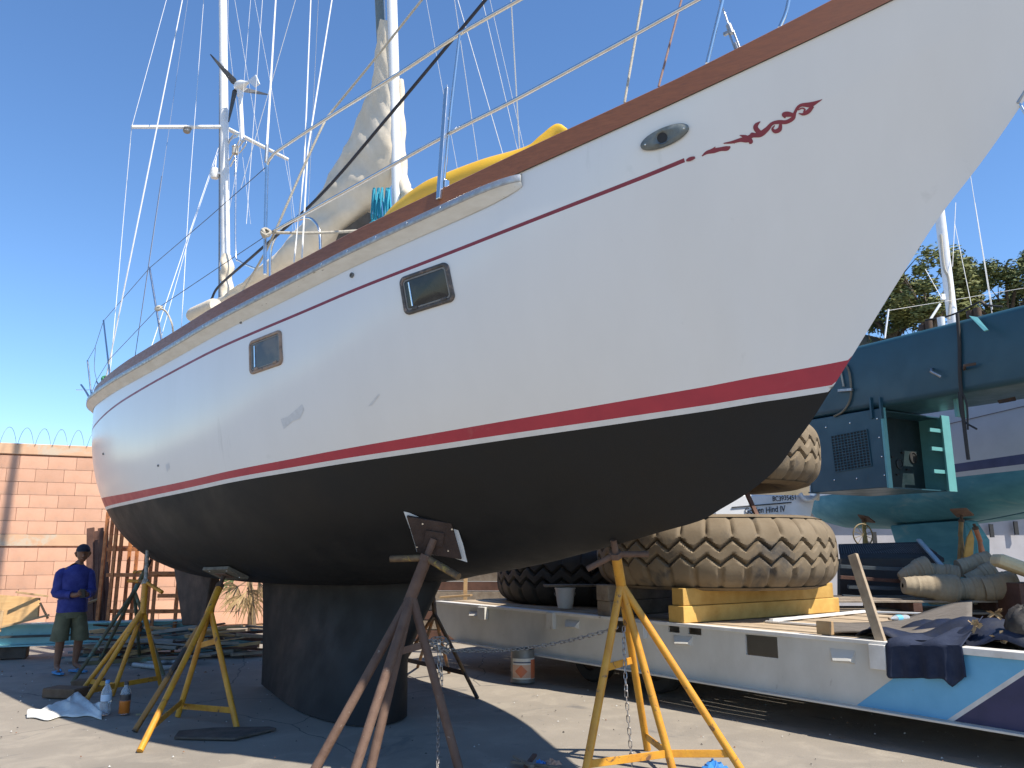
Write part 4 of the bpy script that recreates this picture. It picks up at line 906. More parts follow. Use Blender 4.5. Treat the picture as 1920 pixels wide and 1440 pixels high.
for j in range(10):
    row = []
    for i in range(22):
        f = i / 21; g_ = j / 9; u = 50 + 140 * f; v = 1346 + 3 * math.sin(f * 7) - 2 * math.sin(f * 17) - g_ * (6 + 14 * math.sin(math.pi * f) + 6 * (f > .6)); p = G(u, v)
        row.append(p + UP * (.004 + .008 * (g_ > 0) + .055 * abs(math.sin(f * 9 + g_ * 5)) * g_ * (.4 + f) + .05 * g_ * math.exp(-((f - .62) / .13) ** 2) + .02 * g_ * math.sin(f * 23 + g_ * 11) ** 2))
    rows.append(row)
rg.grid(rows); ro = rg.build('rag', M('rag_white', (.72, .71, .66), .9, 0, (.6, .58, .52), 8, bump=.4), None, smooth=60, loc=G(120, 1345)); so = ro.modifiers.new('t', 'SOLIDIFY'); so.thickness = .004
tag(ro, 'crumpled white paper rag on the ground in front of the bottles', 'rag')
p = G(122, 1307); tag(MB().box(p + UP * .055, (.42, .24, .105), (Vector((.97, -.2, 0)).normalized(), Vector((.2, .97, 0)).normalized(), UP)).build('foam_block', M('block_brown', (.17, .105, .06), .95, 0, (.12, .07, .04), 8, bump=.6), None, bevel=.015, loc=p), 'brown block on the ground in front of the worker', 'block')
p = G(165, 1288); tag(MB().box(p + UP * .045, (.34, .2, .085), (Vector((.97, .2, 0)).normalized(), Vector((-.2, .97, 0)).normalized(), UP)).build('foam_block', MATS['block_brown'], None, bevel=.015, loc=p), 'smaller brown block behind the feet of the far left stand', 'block')
sheet('flat_board', [G(326, 1386), G(440, 1388), G(518, 1369), G(505, 1366), G(400, 1368), G(335, 1374)], UP * .02, M('board_dark', (.10, .085, .07), .95, 0, (.06, .05, .04), 6, bump=.5), 'thin dark board lying flat under the left yellow stand', 'board')
plank(G(255, 1340, .02), G(350, 1330, .02), .035, .015, M('batten_olive', (.25, .23, .14), .8), 'thin pale batten on the ground beside the orange drink', group='boards on the ground by the wall')
hs = MB(); hs.tube(curve([G(238, 1240, .03), G(262, 1238, .03), G(290, 1244, .03), G(320, 1240, .03), G(336, 1246, .03), G(310, 1252, .03), G(250, 1246, .03)], 36), .03, 8); tag(hs.build('hose', M('hose_white', (.45, .46, .46), .7, 0, (.3, .3, .3), 12), None, smooth=60, loc=G(290, 1244)), 'pale corrugated hose lying on the ground behind the yellow stands', 'hose')
# ================================================================ FLATBED TRAILER
Q0 = Vector((.62, 10.4, 0)); TD = Vector((.648, -.76, 0)).normalized(); TN = Vector((-TD.y * -1, 0, 0))
TN = Vector((TD.y, -TD.x, 0))                      # towards the camera
TB = -TN
def tp_(u, v): return PL(u, v, Q0, TN)
def tc(u, v): p = tp_(u, v); return (p - Q0).dot(TD), p.z
a, b_ = tc(860, 1131), tc(1630, 1201.5); zT = lambda t: a0[1] + (t - a0[0]) * (b0[1] - a0[1]) / (b0[0] - a0[0])
a0, b0 = a, b_; c0_, d0_ = tc(900, 1208), tc(1910, 1372); zB = lambda t: c0_[1] + (t - c0_[0]) * (d0_[1] - c0_[1]) / (d0_[0] - c0_[0])
def TP(t, z, d=0): return Q0 + TD * t + TB * d + UP * z
TW = 2.9; tL = tc(818, 1140)[0]; tR = 8.2
tw = M('trailer_white', (.60, .58, .53), .55, 0, (.50, .48, .43), 2.5, spots=(.20, .17, .14), sscale=5, slo=.66, shi=.78, bump=.15, stretch=(1, 1, .6))
tlb = M('trailer_lightblue', (.13, .40, .62), .45, 0, (.11, .35, .56), 4, spots=(.10, .24, .36), sscale=7, slo=.66, shi=.74)
tnv = M('trailer_navy', (.022, .022, .085), .45, 0, (.018, .018, .06), 5)
trl = thing('flatbed_trailer', TP(2, 0, 1.4), 'long low white flatbed trailer with a light blue and navy painted end', 'trailer')
holes = []
for (u0, v0, u1, v1) in ((1398, 1192, 1458, 1231), (1253, 1173, 1274, 1186), (1290, 1177, 1315, 1190), (1145, 1162, 1175, 1186)):
    p, q = tc((u0 + u1) / 2, v0), tc((u0 + u1) / 2, v1); holes.append((tc(u0, (v0 + v1) / 2)[0], tc(u1, (v0 + v1) / 2)[0], q[1], p[1]))
cuts = sorted([tL, tL + .25, tL + .5, tR] + [h[0] for h in holes] + [h[1] for h in holes]); sbm = MB()
def zbb(t): f = min(1, (t - tL) / .5); return zB(t) + .28 * (1 - f) ** 1.8
for x0, x1 in zip(cuts, cuts[1:]):
    m_ = (x0 + x1) / 2; hs_ = [h for h in holes if h[0] <= m_ <= h[1]]
    segs = [(None, None)] if not hs_ else [(None, hs_[0][2]), (hs_[0][3], None)]
    for lo, hi in segs:
        l0, l1 = (zbb(x0), zbb(x1)) if lo is None else (lo, lo); h0, h1 = (zT(x0) - .03, zT(x1) - .03) if hi is None else (hi, hi)
        sbm.hexa([TP(x0, l0, 0), TP(x1, l1, 0), TP(x1, l1, .025), TP(x0, l0, .025), TP(x0, h0, 0), TP(x1, h1, 0), TP(x1, h1, .025), TP(x0, h0, .025)])
sbo = sbm.build('side_beam', tw, trl)
for x0, x1, z0, z1 in holes:
    m = MB(); m.box(TP((x0 + x1) / 2, (z0 + z1) / 2 - .01, .14), (x1 - x0 + .04, .2, .01), (TD, TB, UP)); pass
for d_, nm in ((1.0, 'inner_beam'), (2.86, 'rear_beam')): MB().hexa([TP(tL, zB(tL), d_), TP(tR, zB(tR), d_), TP(tR, zB(tR), d_ + .03), TP(tL, zB(tL), d_ + .03), TP(tL, zT(tL) - .05, d_), TP(tR, zT(tR) - .05, d_), TP(tR, zT(tR) - .05, d_ + .03), TP(tL, zT(tL) - .05, d_ + .03)]).build(nm, tw, trl)
def rail(name, t0, t1, zf, z0, z1, d0, d1, mat, par=trl): return MB().hexa([TP(t0, zf(t0) + z0, d0), TP(t1, zf(t1) + z0, d0), TP(t1, zf(t1) + z0, d1), TP(t0, zf(t0) + z0, d1), TP(t0, zf(t0) + z1, d0), TP(t1, zf(t1) + z1, d0), TP(t1, zf(t1) + z1, d1), TP(t0, zf(t0) + z1, d1)]).build(name, mat, par, bevel=.003)
rail('top_lip', tL, tc(1668, 1208)[0], zT, -.03, 0.004, -.03, .09, M('lip_white', (.72, .70, .66), .5, 0, (.55, .52, .47), 4, spots=(.3, .24, .18), sscale=8, slo=.66, shi=.72))
rail('top_lip', tc(1802, 1220)[0], tR, zT, -.035, 0.02, -.05, .10, MATS['lip_white'])
rail('bottom_flange', tL + .5, tR, zB, -.018, .0, -.09, .10, tw)
# painted end
def paint(pix, mat, off):
    return MB().add([tp_(u, v) + TN * off for u, v in pix], [tuple(range(len(pix)))]).build('painted_panel', mat, sbo)
e0, e1 = tc(1621, 1314), tc(1676, 1269); f0, f1 = tc(1790, 1341), tc(1920, 1246)
def edge(p, q, z): return p[0] + (q[0] - p[0]) * (z - p[1]) / (q[1] - p[1])
def band(e_lo, e_hi, mat, off):
    zl = lambda t: zB(t) + .002; zh = lambda t: zT(t) - .036; ps = []
    lo0, lo1 = e_lo(zB(5)), e_hi(zB(5)); hi0, hi1 = e_lo(zT(5)), e_hi(zT(5)); n = 8
    bot = [TP(lo0 + (lo1 - lo0) * i / n, zl(lo0 + (lo1 - lo0) * i / n)) + TN * off for i in range(n + 1)]; top = [TP(hi0 + (hi1 - hi0) * i / n, zh(hi0 + (hi1 - hi0) * i / n)) + TN * off for i in range(n + 1)]
    MB().grid([bot, top]).build('painted_panel', mat, sbo)
eA = lambda z: edge(e0, e1, z); eB = lambda z: edge(f0, f1, z); eC = lambda z: eB(z) + .055
band(eA, eB, tlb, .003); band(eB, eC, M('trailer_stripe', (.62, .60, .57), .5), .003); band(eC, lambda z: tR, tnv, .003)
# lashing hooks and stake pockets on the side
def hook(u0, v0, u1, v1):
    p = tp_(u0, (v0 + v1) / 2); q = tp_(u1, (v0 + v1) / 2); zt2, zb2 = tp_(u0, v0).z, tp_(u0, v1).z; c = (p + q) / 2; hw = (q - p).length / 2; m = MB()
    A = [c + TD * -hw + UP * (zt2 - c.z), c + TD * hw + UP * (zt2 - c.z), c + TD * hw * .9 + UP * (zb2 - c.z), c - TD * hw * .9 + UP * (zb2 - c.z)]
    o1 = [c + TD * -hw * .5 + UP * (zb2 - c.z + .02) + TN * .07, c + TD * hw * .8 + UP * (zb2 - c.z + .03) + TN * .07]
    m.add(A + o1, [(0, 1, 5, 4), (3, 4, 5, 2), (0, 4, 3), (1, 2, 5)]); m.build('lashing_hook', tw, sbo)
for q in ((881, 1144, 902, 1156), (1060, 1161, 1087, 1177), (1263, 1190, 1299, 1208), (1556, 1215, 1605, 1240)): hook(*q)
def stakep(u0, v0, u1, v1, mat=tw, th=.07):
    p = tp_(u0, v0); q = tp_(u1, v1); c = (tp_((u0 + u1) / 2, (v0 + v1) / 2)); MB().box(c + TN * (th / 2 + .001), ((tp_(u1, v0) - p).length, th, abs(p.z - tp_(u0, v1).z)), (TD, TB, UP)).build('stake_pocket', mat, sbo, bevel=.006)
stakep(902, 1138, 916, 1161); stakep(1031, 1148, 1044, 1179); stakep(1192, 1166, 1214, 1196); stakep(1635, 1208, 1666, 1254, MATS['lip_white'], .06)
# deck planks
dkm = M('deck_timber', (.44, .345, .235), .9, 0, (.32, .24, .16), 4, stretch=(1, 1, 1), bump=.4, bscale=30, rnd=.16)
nP = 15; wP = (TW - .1) / nP
for i in range(nP):
    d0 = .09 + wP * i + .006; d1 = .09 + wP * (i + 1) - .006
    js = [tL + .05, 1.0 + .9 * ((i * 7) % 5) / 2.5, 4.0 + .8 * ((i * 3) % 4) / 2, tR]
    for t0, t1 in zip(js, js[1:]): rail('deck_plank', t0, t1 - .008, zT, -.045, -.004 + .003 * ((i * 5) % 3), d0, d1, dkm)
# running wheels
for t, d_ in ((.1, .5), (1.15, .5), (.1, 2.2), (1.15, 2.2)):
    c = TP(t, .30, d_); wo_ = MB(); wo_.lathe(c, [(.16, -.11), (.27, -.11), (.30, -.07), (.302, .07), (.27, .11), (.16, .11)], 28, TN, closed=True); o = wo_.build('wheel', M('tyre_black', (.025, .024, .023), .85, 0, (.05, .045, .04), 14), trl, smooth=40)
    MB().lathe(c, [(0, .05), (.07, .05), (.09, .02), (.15, .03), (.165, .1), (.165, -.1), (0, -.1)], 20, TN).build('rim', rustd, o, smooth=40)
# ================================================================ GIANT TYRES
def tyre_mesh(Rr, W, N=32, seg=14):
    nth = N * seg; nz = 58; m = MB(); rows = []
    def tri(x): x = x % 1; return 4 * abs(x - .5) - 1
    def ss(x, a, b): t = min(1, max(0, (x - a) / (b - a))); return t * t * (3 - 2 * t)
    for k in range(nz):
        zz = -1 + 2 * k / (nz - 1); row = []; prof = Rr - .14 * abs(zz) ** 4.5 - .03 * zz * zz
        for i in range(nth):
            th = 2 * math.pi * i / nth; x = i / seg; d = 0
            c1 = .21 + .155 * tri(x); c2 = -.22 + .14 * tri(x)
            for c in (c1, c2): d = max(d, .058 * (1 - ss(abs(zz - c), .03, .075)))
            # shoulder gaps
            lx = abs(((x + .0) % 1) - .5); lx2 = min(x % 1, 1 - x % 1)
            if zz > c1: d = max(d, .040 * (1 - ss(lx2 + .05 * math.sin(zz * 3), .03, .16)) * ss(zz, c1, c1 + .25))
            if zz < c2: d = max(d, .040 * (1 - ss(lx, .03, .16)) * ss(-zz, -c2, -c2 + .25))
            r_ = prof - d - .004 * math.sin(x * 2.3 + zz * 4); row.append(Vector((r_ * math.cos(th), r_ * math.sin(th), W / 2 + zz * W / 2)))
        rows.append(row)
    m.grid(rows, closed=True)
    sw = [(Rr - .17, 0), (Rr * .90, -.03 + .03), (Rr * .82, -.035), (Rr * .70, -.01), (Rr * .60, .06), (Rr * .56, .10), (Rr * .545, .16)]
    m.lathe((0, 0, 0), sw + [(Rr * .66, W * .3), (Rr * .8, W * .5), (Rr * .66, W * .7)] + [(r_, W - z) for r_, z in reversed(sw)], 72)
    me = m.mesh('tyre_body', smooth=50)
    bm = bmesh.new(); bm.from_mesh(me); bmesh.ops.recalc_face_normals(bm, faces=bm.faces); bm.to_mesh(me); bm.free(); return me
TYR, TYW = 1.46, .77
tym = tyre_mesh(TYR, TYW)
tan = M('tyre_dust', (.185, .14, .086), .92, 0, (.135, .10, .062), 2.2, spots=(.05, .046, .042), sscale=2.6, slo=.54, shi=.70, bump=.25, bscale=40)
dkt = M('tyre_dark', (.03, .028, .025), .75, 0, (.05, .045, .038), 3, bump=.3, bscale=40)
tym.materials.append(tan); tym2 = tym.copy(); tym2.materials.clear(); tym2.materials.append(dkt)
def tyre(c, me, rot, label):
    o = inst('giant_tyre', me, None, c, (0, 0, rot)); return tag(o, label, 'tyre', 'giant earthmover tyres lying flat')
zd = zT(1.3)
TC = TP(1.36, 0, 1.36)
tyre(Vector((TC.x, TC.y, 1.225)), tym, .1, 'giant dusty tan tyre lying flat on the flatbed trailer, lower of two')
tyre(Vector((TC.x - .09, TC.y + .05, 2.42)), tym, .25, 'giant dusty tan tyre raised above another beside the teal machine')
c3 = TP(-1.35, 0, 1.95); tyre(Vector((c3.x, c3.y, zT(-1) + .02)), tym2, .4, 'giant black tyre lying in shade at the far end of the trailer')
# timbers under the lower tyre (run across the trailer)
def tim(t, d0, d1, z0, z1, w_, label, mat=woody, sk=0):
    p, q = TP(t, (z0 + z1) / 2, d0), TP(t + sk, (z0 + z1) / 2, d1); o = MB().bar(p, q, w_, z1 - z0 - .004).build('timber_block', mat, None, bevel=.008, loc=(p + q) / 2); tag(o, label, 'timber', 'timbers under the tyres')
tt = tc(1268, 1166)[0]
z0 = zT(tt) + .004
tim(tt, -.0, 2.8, z0, z0 + .18, .23, 'lower yellow timber under the near side of the tan tyre', sk=.3)
tim(tt + .015, .02, 2.7, z0 + .18, 1.225, .17, 'upper yellow timber under the near side of the tan tyre', sk=.3)
t2 = tc(1130, 1152)[0]
tim(t2, .02, 2.8, zT(t2) + .004, zT(t2) + .18, .22, 'lower shaded timber under the left side of the tan tyre', woodg, .1); tim(t2, .0, 2.8, zT(t2) + .18, 1.225, .2, 'upper shaded timber under the left side of the tan tyre', woodg, .1)
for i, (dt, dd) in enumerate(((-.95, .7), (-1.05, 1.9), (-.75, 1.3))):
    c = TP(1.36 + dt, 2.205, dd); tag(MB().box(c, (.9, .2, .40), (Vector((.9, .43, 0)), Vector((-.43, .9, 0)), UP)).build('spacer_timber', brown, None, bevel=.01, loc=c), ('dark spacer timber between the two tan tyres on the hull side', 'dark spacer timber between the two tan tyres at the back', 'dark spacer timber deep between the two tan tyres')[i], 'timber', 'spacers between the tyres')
plank(Y(1398, 920, 9.3), Y(1420, 968, 9.1), .05, .03, brown, 'thin dark strut standing between the two tan tyres', 'strut', 'strut')
# bucket under a plank
bk = Y(1060, 1140, 11.0); bk.z = zT(0) + .012
o = thing('bucket', bk, 'white plastic bucket under a plank in the shade of the tan tyre', 'bucket'); MB().lathe(bk, [(0, 0), (.10, 0), (.135, .25), (.142, .25), (.142, .265), (.13, .265), (.1, .02)], 24).build('pail', whitep, o, smooth=40)
MB().tube([bk + Vector((.14 * math.cos(a), .02 + .14 * math.sin(a) * .2, .2 - .10 * math.sin(a))) for a in [math.pi * i / 12 for i in range(13)]], .004, 6).build('handle', steel, o)
plank(bk + Vector((-.28, .02, .29)), bk + Vector((.55, .1, .29)), .2, .03, woodg, 'grey plank resting across the white bucket')
# ---------------------------------------------------------------- small things on the trailer deck
def D(u, v, h=.006): return G(u, v, zT(2.6) + h)
plank(D(1446, 1163, .03), D(1622, 1146, .03), .05, .03, whitep, 'long bright white batten lying across the trailer deck', 'batten', 'batten', 'white battens on the trailer deck')
plank(D(1436, 1165, .015), D(1563, 1174, .015), .035, .02, whitep, 'short white batten near the trailer edge', 'batten', 'batten', 'white battens on the trailer deck')
plank(D(1600, 1146, .015), D(1760, 1151, .015), .04, .02, whitep, 'white batten farthest back on the trailer deck', 'batten', 'batten', 'white battens on the trailer deck')
c = D(1488, 1186, .06); c = TP((c - Q0).dot(TD), zT(2.6) + .068, .10); tag(MB().box(c, (.14, .07, .12), (TD, TB, UP)).build('wood_block', wood, None, bevel=.004, loc=c), 'small pale wooden block on the trailer edge', 'block')
bt = D(1668, 1160, .04); bt2 = D(1706, 1158, .04); o = thing('plastic_bottle', bt, 'crushed clear water bottle lying on the trailer deck', 'bottle')
axb = (bt2 - bt).normalized(); MB().lathe(bt, [(0, 0), (.012, 0), (.012, .03), (.034, .08), (.036, .25), (.03, .29), (0, .29)], 14, axb).build('shell', M('bottle_clear2', (.8, .85, .88), .12, 0, (.7, .76, .8), 30, trans=.6), o, smooth=40)
MB().lathe(bt, [(.0365, .10), (.0375, .12), (.0375, .17), (.0365, .18)], 14, axb).build('wrapper', M('wrap_blue', (.15, .5, .7), .5), o); MB().lathe(bt, [(0, -.012), (.014, -.012), (.014, .012)], 10, axb).build('cap', woodg, o)
# leaning stake
s0, s1 = tp_(1654, 1206) + TB * .04, PL(1599, 1040, TP(0, 0, .16), TN); o = MB().bar(s0 - UP * .1, s1, .085, .045, up=TN).build('timber_stake', M('stake_wood', (.40, .31, .21), .9, 0, (.25, .19, .13), 5, bump=.5), None, bevel=.004, loc=s0); tag(o, 'weathered timber stake leaning up from the white stake pocket', 'stake')
# mat and cloth
mt = MB(); rows = []
for j in range(9):
    g_ = j / 8; row = []
    for i in range(26):
        f = i / 25; u = 1545 + 280 * f; vf = 1190 + 14 * f - 55 * max(0, f - .55) ** 1.3; vb = 1172 - 6 * f - 42 * max(0, f - .35) ** 1.2
        p = D(u, vf + (vb - vf) * g_, .0); p.z += .02 + .03 * max(0, math.sin(f * 7 + g_ * 2)) * (1 - g_ * .5) + .22 * max(0, f - .5); row.append(p)
    rows.append(row)
mt.grid(rows); o = mt.build('floor_mat', M('mat_grey', (.15, .13, .11), .95, 0, (.10, .085, .07), 8, bump=.6, bscale=90), None, smooth=60, loc=D(1680, 1180)); sm_ = o.modifiers.new('t', 'SOLIDIFY'); sm_.thickness = .018; tag(o, 'grey carpet mat curling on the trailer deck beside the blue cloth', 'mat')
cl = MB(); rows = []
bot = pchip([1668, 1678, 1720, 1772, 1784, 1790, 1800, 1814], [1262, 1270, 1271, 1271, 1277, 1287, 1279, 1268])
for i in range(34):
    f = i / 33; row = []
    for j in range(20):
        g_ = j / 19; u = 1664 + (140 + 8 * g_) * f + 6 * g_
        if g_ < .3: p = TP(tc(u, 1207)[0], zT(tc(u, 1207)[0]) + .03 + .20 * (f ** 2) * (1 - g_ / .3) + .02 * math.sin(f * 13), .55 * (1 - g_ / .3) - .055)
        else:
            h_ = (g_ - .3) / .7; v = 1207 + (bot(u) - 1207) * h_; p = tp_(u, v) + TN * (.055 + .03 * math.sin(f * 11 + h_) * h_ + .018 * math.sin(f * 27) * h_ + .02 * (f > .75) * h_)
        row.append(p)
    rows.append(row)
cl.grid(rows); o = cl.build('blue_cloth', M('cloth_navy', (.012, .020, .048), .9, 0, (.009, .016, .04), 8, bump=.5, bscale=60), None, smooth=75, loc=tp_(1740, 1210)); sm_ = o.modifiers.new('t', 'SOLIDIFY'); sm_.thickness = .006; tag(o, 'dark navy cloth draped over the trailer side', 'cloth')
# blue tarpaulin heap and dark bags at the right end
tpn = MB(); rows = []
for j in range(22):
    g_ = j / 21; row = []
    for i in range(34):
        f = i / 33; base_ = TP(3.75 + 2.6 * f, 0, .12 + 1.5 * g_); hgt = .26 * math.sin(math.pi * min(1, g_ * 1.15)) ** .8 * (min(1, f * 1.5)) ** 1.1 + .05 * math.sin(f * 15 + g_ * 9) + .04 * math.sin(f * 31 - g_ * 17)
        row.append(base_ + UP * (zT(4.5) + .02 + max(0, hgt)))
    rows.append(row)
tpn.grid(rows); o = tpn.build('tarpaulin', M('tarp_blue', (.005, .010, .032), .6, 0, (.007, .010, .02), 6, bump=.7, bscale=10), None, smooth=70, loc=TP(5, zT(5), .8)); sm_ = o.modifiers.new('t', 'SOLIDIFY'); sm_.thickness = .004; tag(o, 'crumpled dark blue tarpaulin heaped on the trailer at the right edge', 'tarpaulin')
def sack(c, r, label, mat):
    m = MB(); rows = []
    for i in range(15):
        th = math.pi * i / 14; row = []
        for j in range(22):
            a = 2 * math.pi * j / 22; k = 1 + .10 * math.sin(3 * a + 2 * th) + .07 * math.sin(7 * a - 5 * th) + .05 * math.sin(11 * a + 9 * th); row.append(c + Vector((r[0] * math.sin(th) * math.cos(a) * k, r[1] * math.sin(th) * math.sin(a) * k, r[2] * math.cos(th) * k + r[2])))
        rows.append(row)
    m.grid(rows, closed=True); return tag(m.build('sack', mat, None, smooth=50, loc=c), label, 'sack', 'sacks on the trailer')
bagm = M('bag_black', (.02, .02, .024), .5, 0, (.04, .038, .04), 8, bump=.5, bscale=12)
zz = zT(5.2)
sack(TP(5.3, zz + .06, .75), (.26, .26, .15), 'dark lumpy bag on the tarpaulin at the right edge', bagm)
sack(TP(5.1, zz + .02, .35), (.16, .16, .16), 'black bag at the right edge above the navy paint', M('bag_brown', (.05, .042, .035), .7, 0, (.02, .02, .02), 6, bump=.5))
for i, (t, z, d) in enumerate(((4.75, .18, .22), (4.95, .09, .18), (4.9, .28, .3))):
    m = MB(); c = TP(t, zz + z, d)
    for q in range(9):
        a = rng.uniform(0, 6.28); e = c + (TD * math.cos(a) + UP * math.sin(a)) * rng.uniform(.04, .08) + TN * rng.uniform(-.02, .03); w2 = Vector((rng.uniform(-1, 1), rng.uniform(-1, 1), rng.uniform(-1, 1))).normalized() * .03
        m.add([c, (c + e) / 2 + w2, e, (c + e) / 2 - w2 + TN * .01], [(0, 1, 2, 3)])
    tag(m.build('dry_leaf_bunch', M('dry_leaf', (.40, .29, .16), .8, 0, (.28, .19, .1), 20), None, loc=c), ('pale crumpled dry leaf on the tarpaulin', 'brown dry leaf low on the trailer edge', 'dry leaf resting highest on the tarpaulin')[i], 'leaf', 'dry leaves on the tarpaulin')
# ================================================================ sling rolls, pallet, clutter behind the trailer
pl = thing('pallet', Vector((6.4, 11.6, 0)), 'weathered wooden pallet stack holding the rolled slings', 'pallet')
def pp(u, v): return Y(u, v, 11.2)
zp = pp(1780, 1122).z
for i in range(4):
    for lv, zq in ((0, zp - .02), (1, zp - .17), (2, zp - .34)):
        y_ = 10.95 + .34 * i; MB().box((5.35, y_, zq), (2.5, .2, .028)).build('slat', woodg, pl, bevel=.003)
for x in (4.25, 5.35, 6.45):
    for zq in (zp - .095, zp - .255): MB().box((x, 11.45, zq), (.12, 1.2, .11)).build('bearer', brown, pl, bevel=.004)
for x in (4.3, 6.4): MB().box((x, 11.45, (zp - .36) / 2), (.16, 1.1, zp - .362)).build('bearer', brown, pl, bevel=.004)
slm = M('sling_canvas', (.33, .265, .175), .92, 0, (.25, .195, .125), 5, bump=.5, bscale=70, stretch=(1, 1, 1), rnd=.12); sld = M('sling_inside', (.03, .026, .02), .95)
def roll(p0, p1, r0, r1, label, op=True):
    d = (p1 - p0); L_ = d.length; ax_ = d.normalized(); m = MB(); n = 30; pr = []
    for i in range(n + 1):
        f = i / n; st_ = .005 * ((i * 5) % 7 == 0) + .0025 * math.sin(i * 2.1); pr.append((r0 + (r1 - r0) * min(1, f * 1.25) ** .6 + st_ + (.016 if f > .55 else 0), f * L_))
    pr = [(r0 * .3, -.01)] + pr + [(pr[-1][0] - .025, L_ + .002), (pr[-1][0] - .03, L_ - .12), (0, L_ - .14)]
    m.lathe(p0, pr, 26, ax_); o = thing('sling_roll', (p0 + p1) / 2, label, 'sling roll', 'rolled canvas slings on the pallet'); m.build('canvas', slm, o, smooth=30)
    MB().lathe(p0, [(0, L_ - .05), (pr[-2][0] - .003, L_ - .05)], 26, ax_).build('inner_core', sld, o)
yy = 11.25
roll(Y(1694, 1098, yy - .3), Y(1792, 1104, yy - .35), .10, .165, 'lower left rolled canvas sling on the pallet')
roll(Y(1686, 1082, yy + .15), Y(1742, 1066, yy + .1), .05, .16, 'upper left rolled canvas sling, pointed end to the tyre')
roll(Y(1738, 1074, yy + .1), Y(1795, 1084, yy), .14, .15, 'rolled canvas sling second from left in the upper row')
roll(Y(1790, 1106, yy - .3), Y(1845, 1102, yy - .35), .13, .15, 'lower middle rolled canvas sling on the pallet')
roll(Y(1842, 1104, yy - .4), Y(1905, 1096, yy - .5), .15, .17, 'lower right rolled canvas sling nearest the blue tarpaulin')
roll(Y(1797, 1066, yy + .3), Y(1856, 1052, yy + .25), .12, .125, 'topmost rolled canvas sling below the orange stand')
roll(Y(1815, 1092, yy + .1), Y(1866, 1070, yy), .11, .125, 'rolled canvas sling slanting behind the lower middle one')
cu = D(1898, 1052, 0); c = Y(1905, 1062, 10.4); m = MB(); m.box(c, (.55, .3, .16), (Vector((.9, -.1, -.35)).normalized(), Vector((.1, .99, 0)).normalized(), Vector((.35, 0, .93)).normalized())); tag(m.build('cushion', M('cushion_cream', (.58, .49, .30), .8, 0, (.5, .41, .24), 5), None, bevel=.06, loc=c), 'cream foam cushion at the right edge above the slings', 'cushion')
c = Vector((Y(1945, 1090, 10.45).x, 10.6, 0)); tag(MB().box(c + UP * .62, (.6, .5, 1.2)).build('crate', brown, None, bevel=.01, loc=c), 'dark crate behind the tarpaulin at the right edge', 'crate')
rp = MB(); q0 = D(1790, 1133, .05)
for k in range(5):
    pts = [q0 + Vector((.32 * math.cos(t) * (1 - .1 * k) + .05 * math.sin(5 * t + k), .10 * math.sin(t) + .02 * k, .03 + .02 * math.sin(3 * t + k * 2) + .012 * k)) for t in [2 * math.pi * i / 26 for i in range(26)]]; rp.tube(pts, .016, 6, closed=True)
tag(rp.build('rope', M('rope_pale', (.55, .5, .36), .85, 0, (.35, .36, .28), 40), None, smooth=60, loc=q0), 'heap of pale rope in front of the rolled slings', 'rope')
# dark radiator core and beams behind the tyre
rd_ = thing('radiator_core', Vector((5.6, 12.6, 0)), 'black finned radiator core leaning behind the tan tyre', 'radiator'); A = [Y(1572, 1020, 12.5), Y(1722, 1016, 12.3), Y(1770, 1046, 12.0), Y(1575, 1046, 12.2)]
MB().slab(A, Vector((0, 0, -.06))).build('frame', blackr, rd_); fn = MB()
for i in range(40):
    f = i / 39; p, q = A[0].lerp(A[1], f), A[3].lerp(A[2], f); fn.bar(p.lerp(q, .15) + UP * .008, p.lerp(q, .75) + UP * .008, .012, .012)
tag(fn.build('fins', M('fin_grey', (.08, .08, .085), .6), rd_), kind='stuff')
MB().slab([Y(1575, 1048, 12.15), Y(1768, 1048, 11.95), Y(1760, 1120, 11.95), Y(1575, 1120, 12.15)], Vector((0, .1, 0))).build('support_board', M('board_black', (.03, .028, .026), .8, 0, (.05, .04, .035), 5), rd_)
for i, (u0, v0, u1, v1) in enumerate(((1575, 1062, 1700, 1068), (1575, 1082, 1695, 1090), (1590, 1100, 1700, 1104), (1580, 1118, 1690, 1124))): plank(Y(u0, v0, 11.8), Y(u1, v1, 11.6), .14, .05, (M('beam_slate', (.06, .075, .085), .7), brown, MATS['beam_slate'], MATS['beam_slate'])[i], ('uppermost', 'second', 'third', 'lowest')[i] + ' of the dark beams stacked behind the tan tyre', 'stacked_beam', 'beam', 'dark beams stacked behind the tyre')
plank(Y(1722, 1012, 12.2), Y(1772, 1068, 11.6), .07, .03, M('steel_pale', (.33, .40, .44), .5, .3), 'pale steel strip slanting in front of the teal keel', 'steel_strip', 'steel strip')
# ================================================================ TEAL BOAT HOIST
teal = M('hoist_teal', (.020, .072, .10), .42, 0, (.017, .063, .088), 3, spots=(.03, .065, .08), sscale=6, slo=.64, shi=.76, bump=.08, bscale=30)
aq2 = M('hoist_aqua', (.13, .36, .37), .45, 0, (.10, .30, .31), 4)
LD = Vector((.5, -.866, 0)).normalized(); LN = Vector((LD.y, -LD.x, 0)); LB = -LN; LP = Y(1700, 754, 12.0)
lp = lambda u, v, d=0.: PL(u, v, LP + LB * d, LN)
zt3, zb3 = lp(1700, 624).z, LP.z
ho = thing('boat_hoist', Vector((LP.x, LP.y, 0)), 'teal steel boat hoist beam with a hanging engine box', 'boat hoist')
bw = 1.35; m = MB(); prof = []
for cx, cz, a0_ in ((bw - .09, zt3 - .09, 0), (.09, zt3 - .09, 90), (.09, zb3 + .09, 180), (bw - .09, zb3 + .09, 270)):
    for i in range(5): a = R(a0_ + 90 * i / 4); prof.append((cx + .09 * math.cos(a), cz + .09 * math.sin(a)))
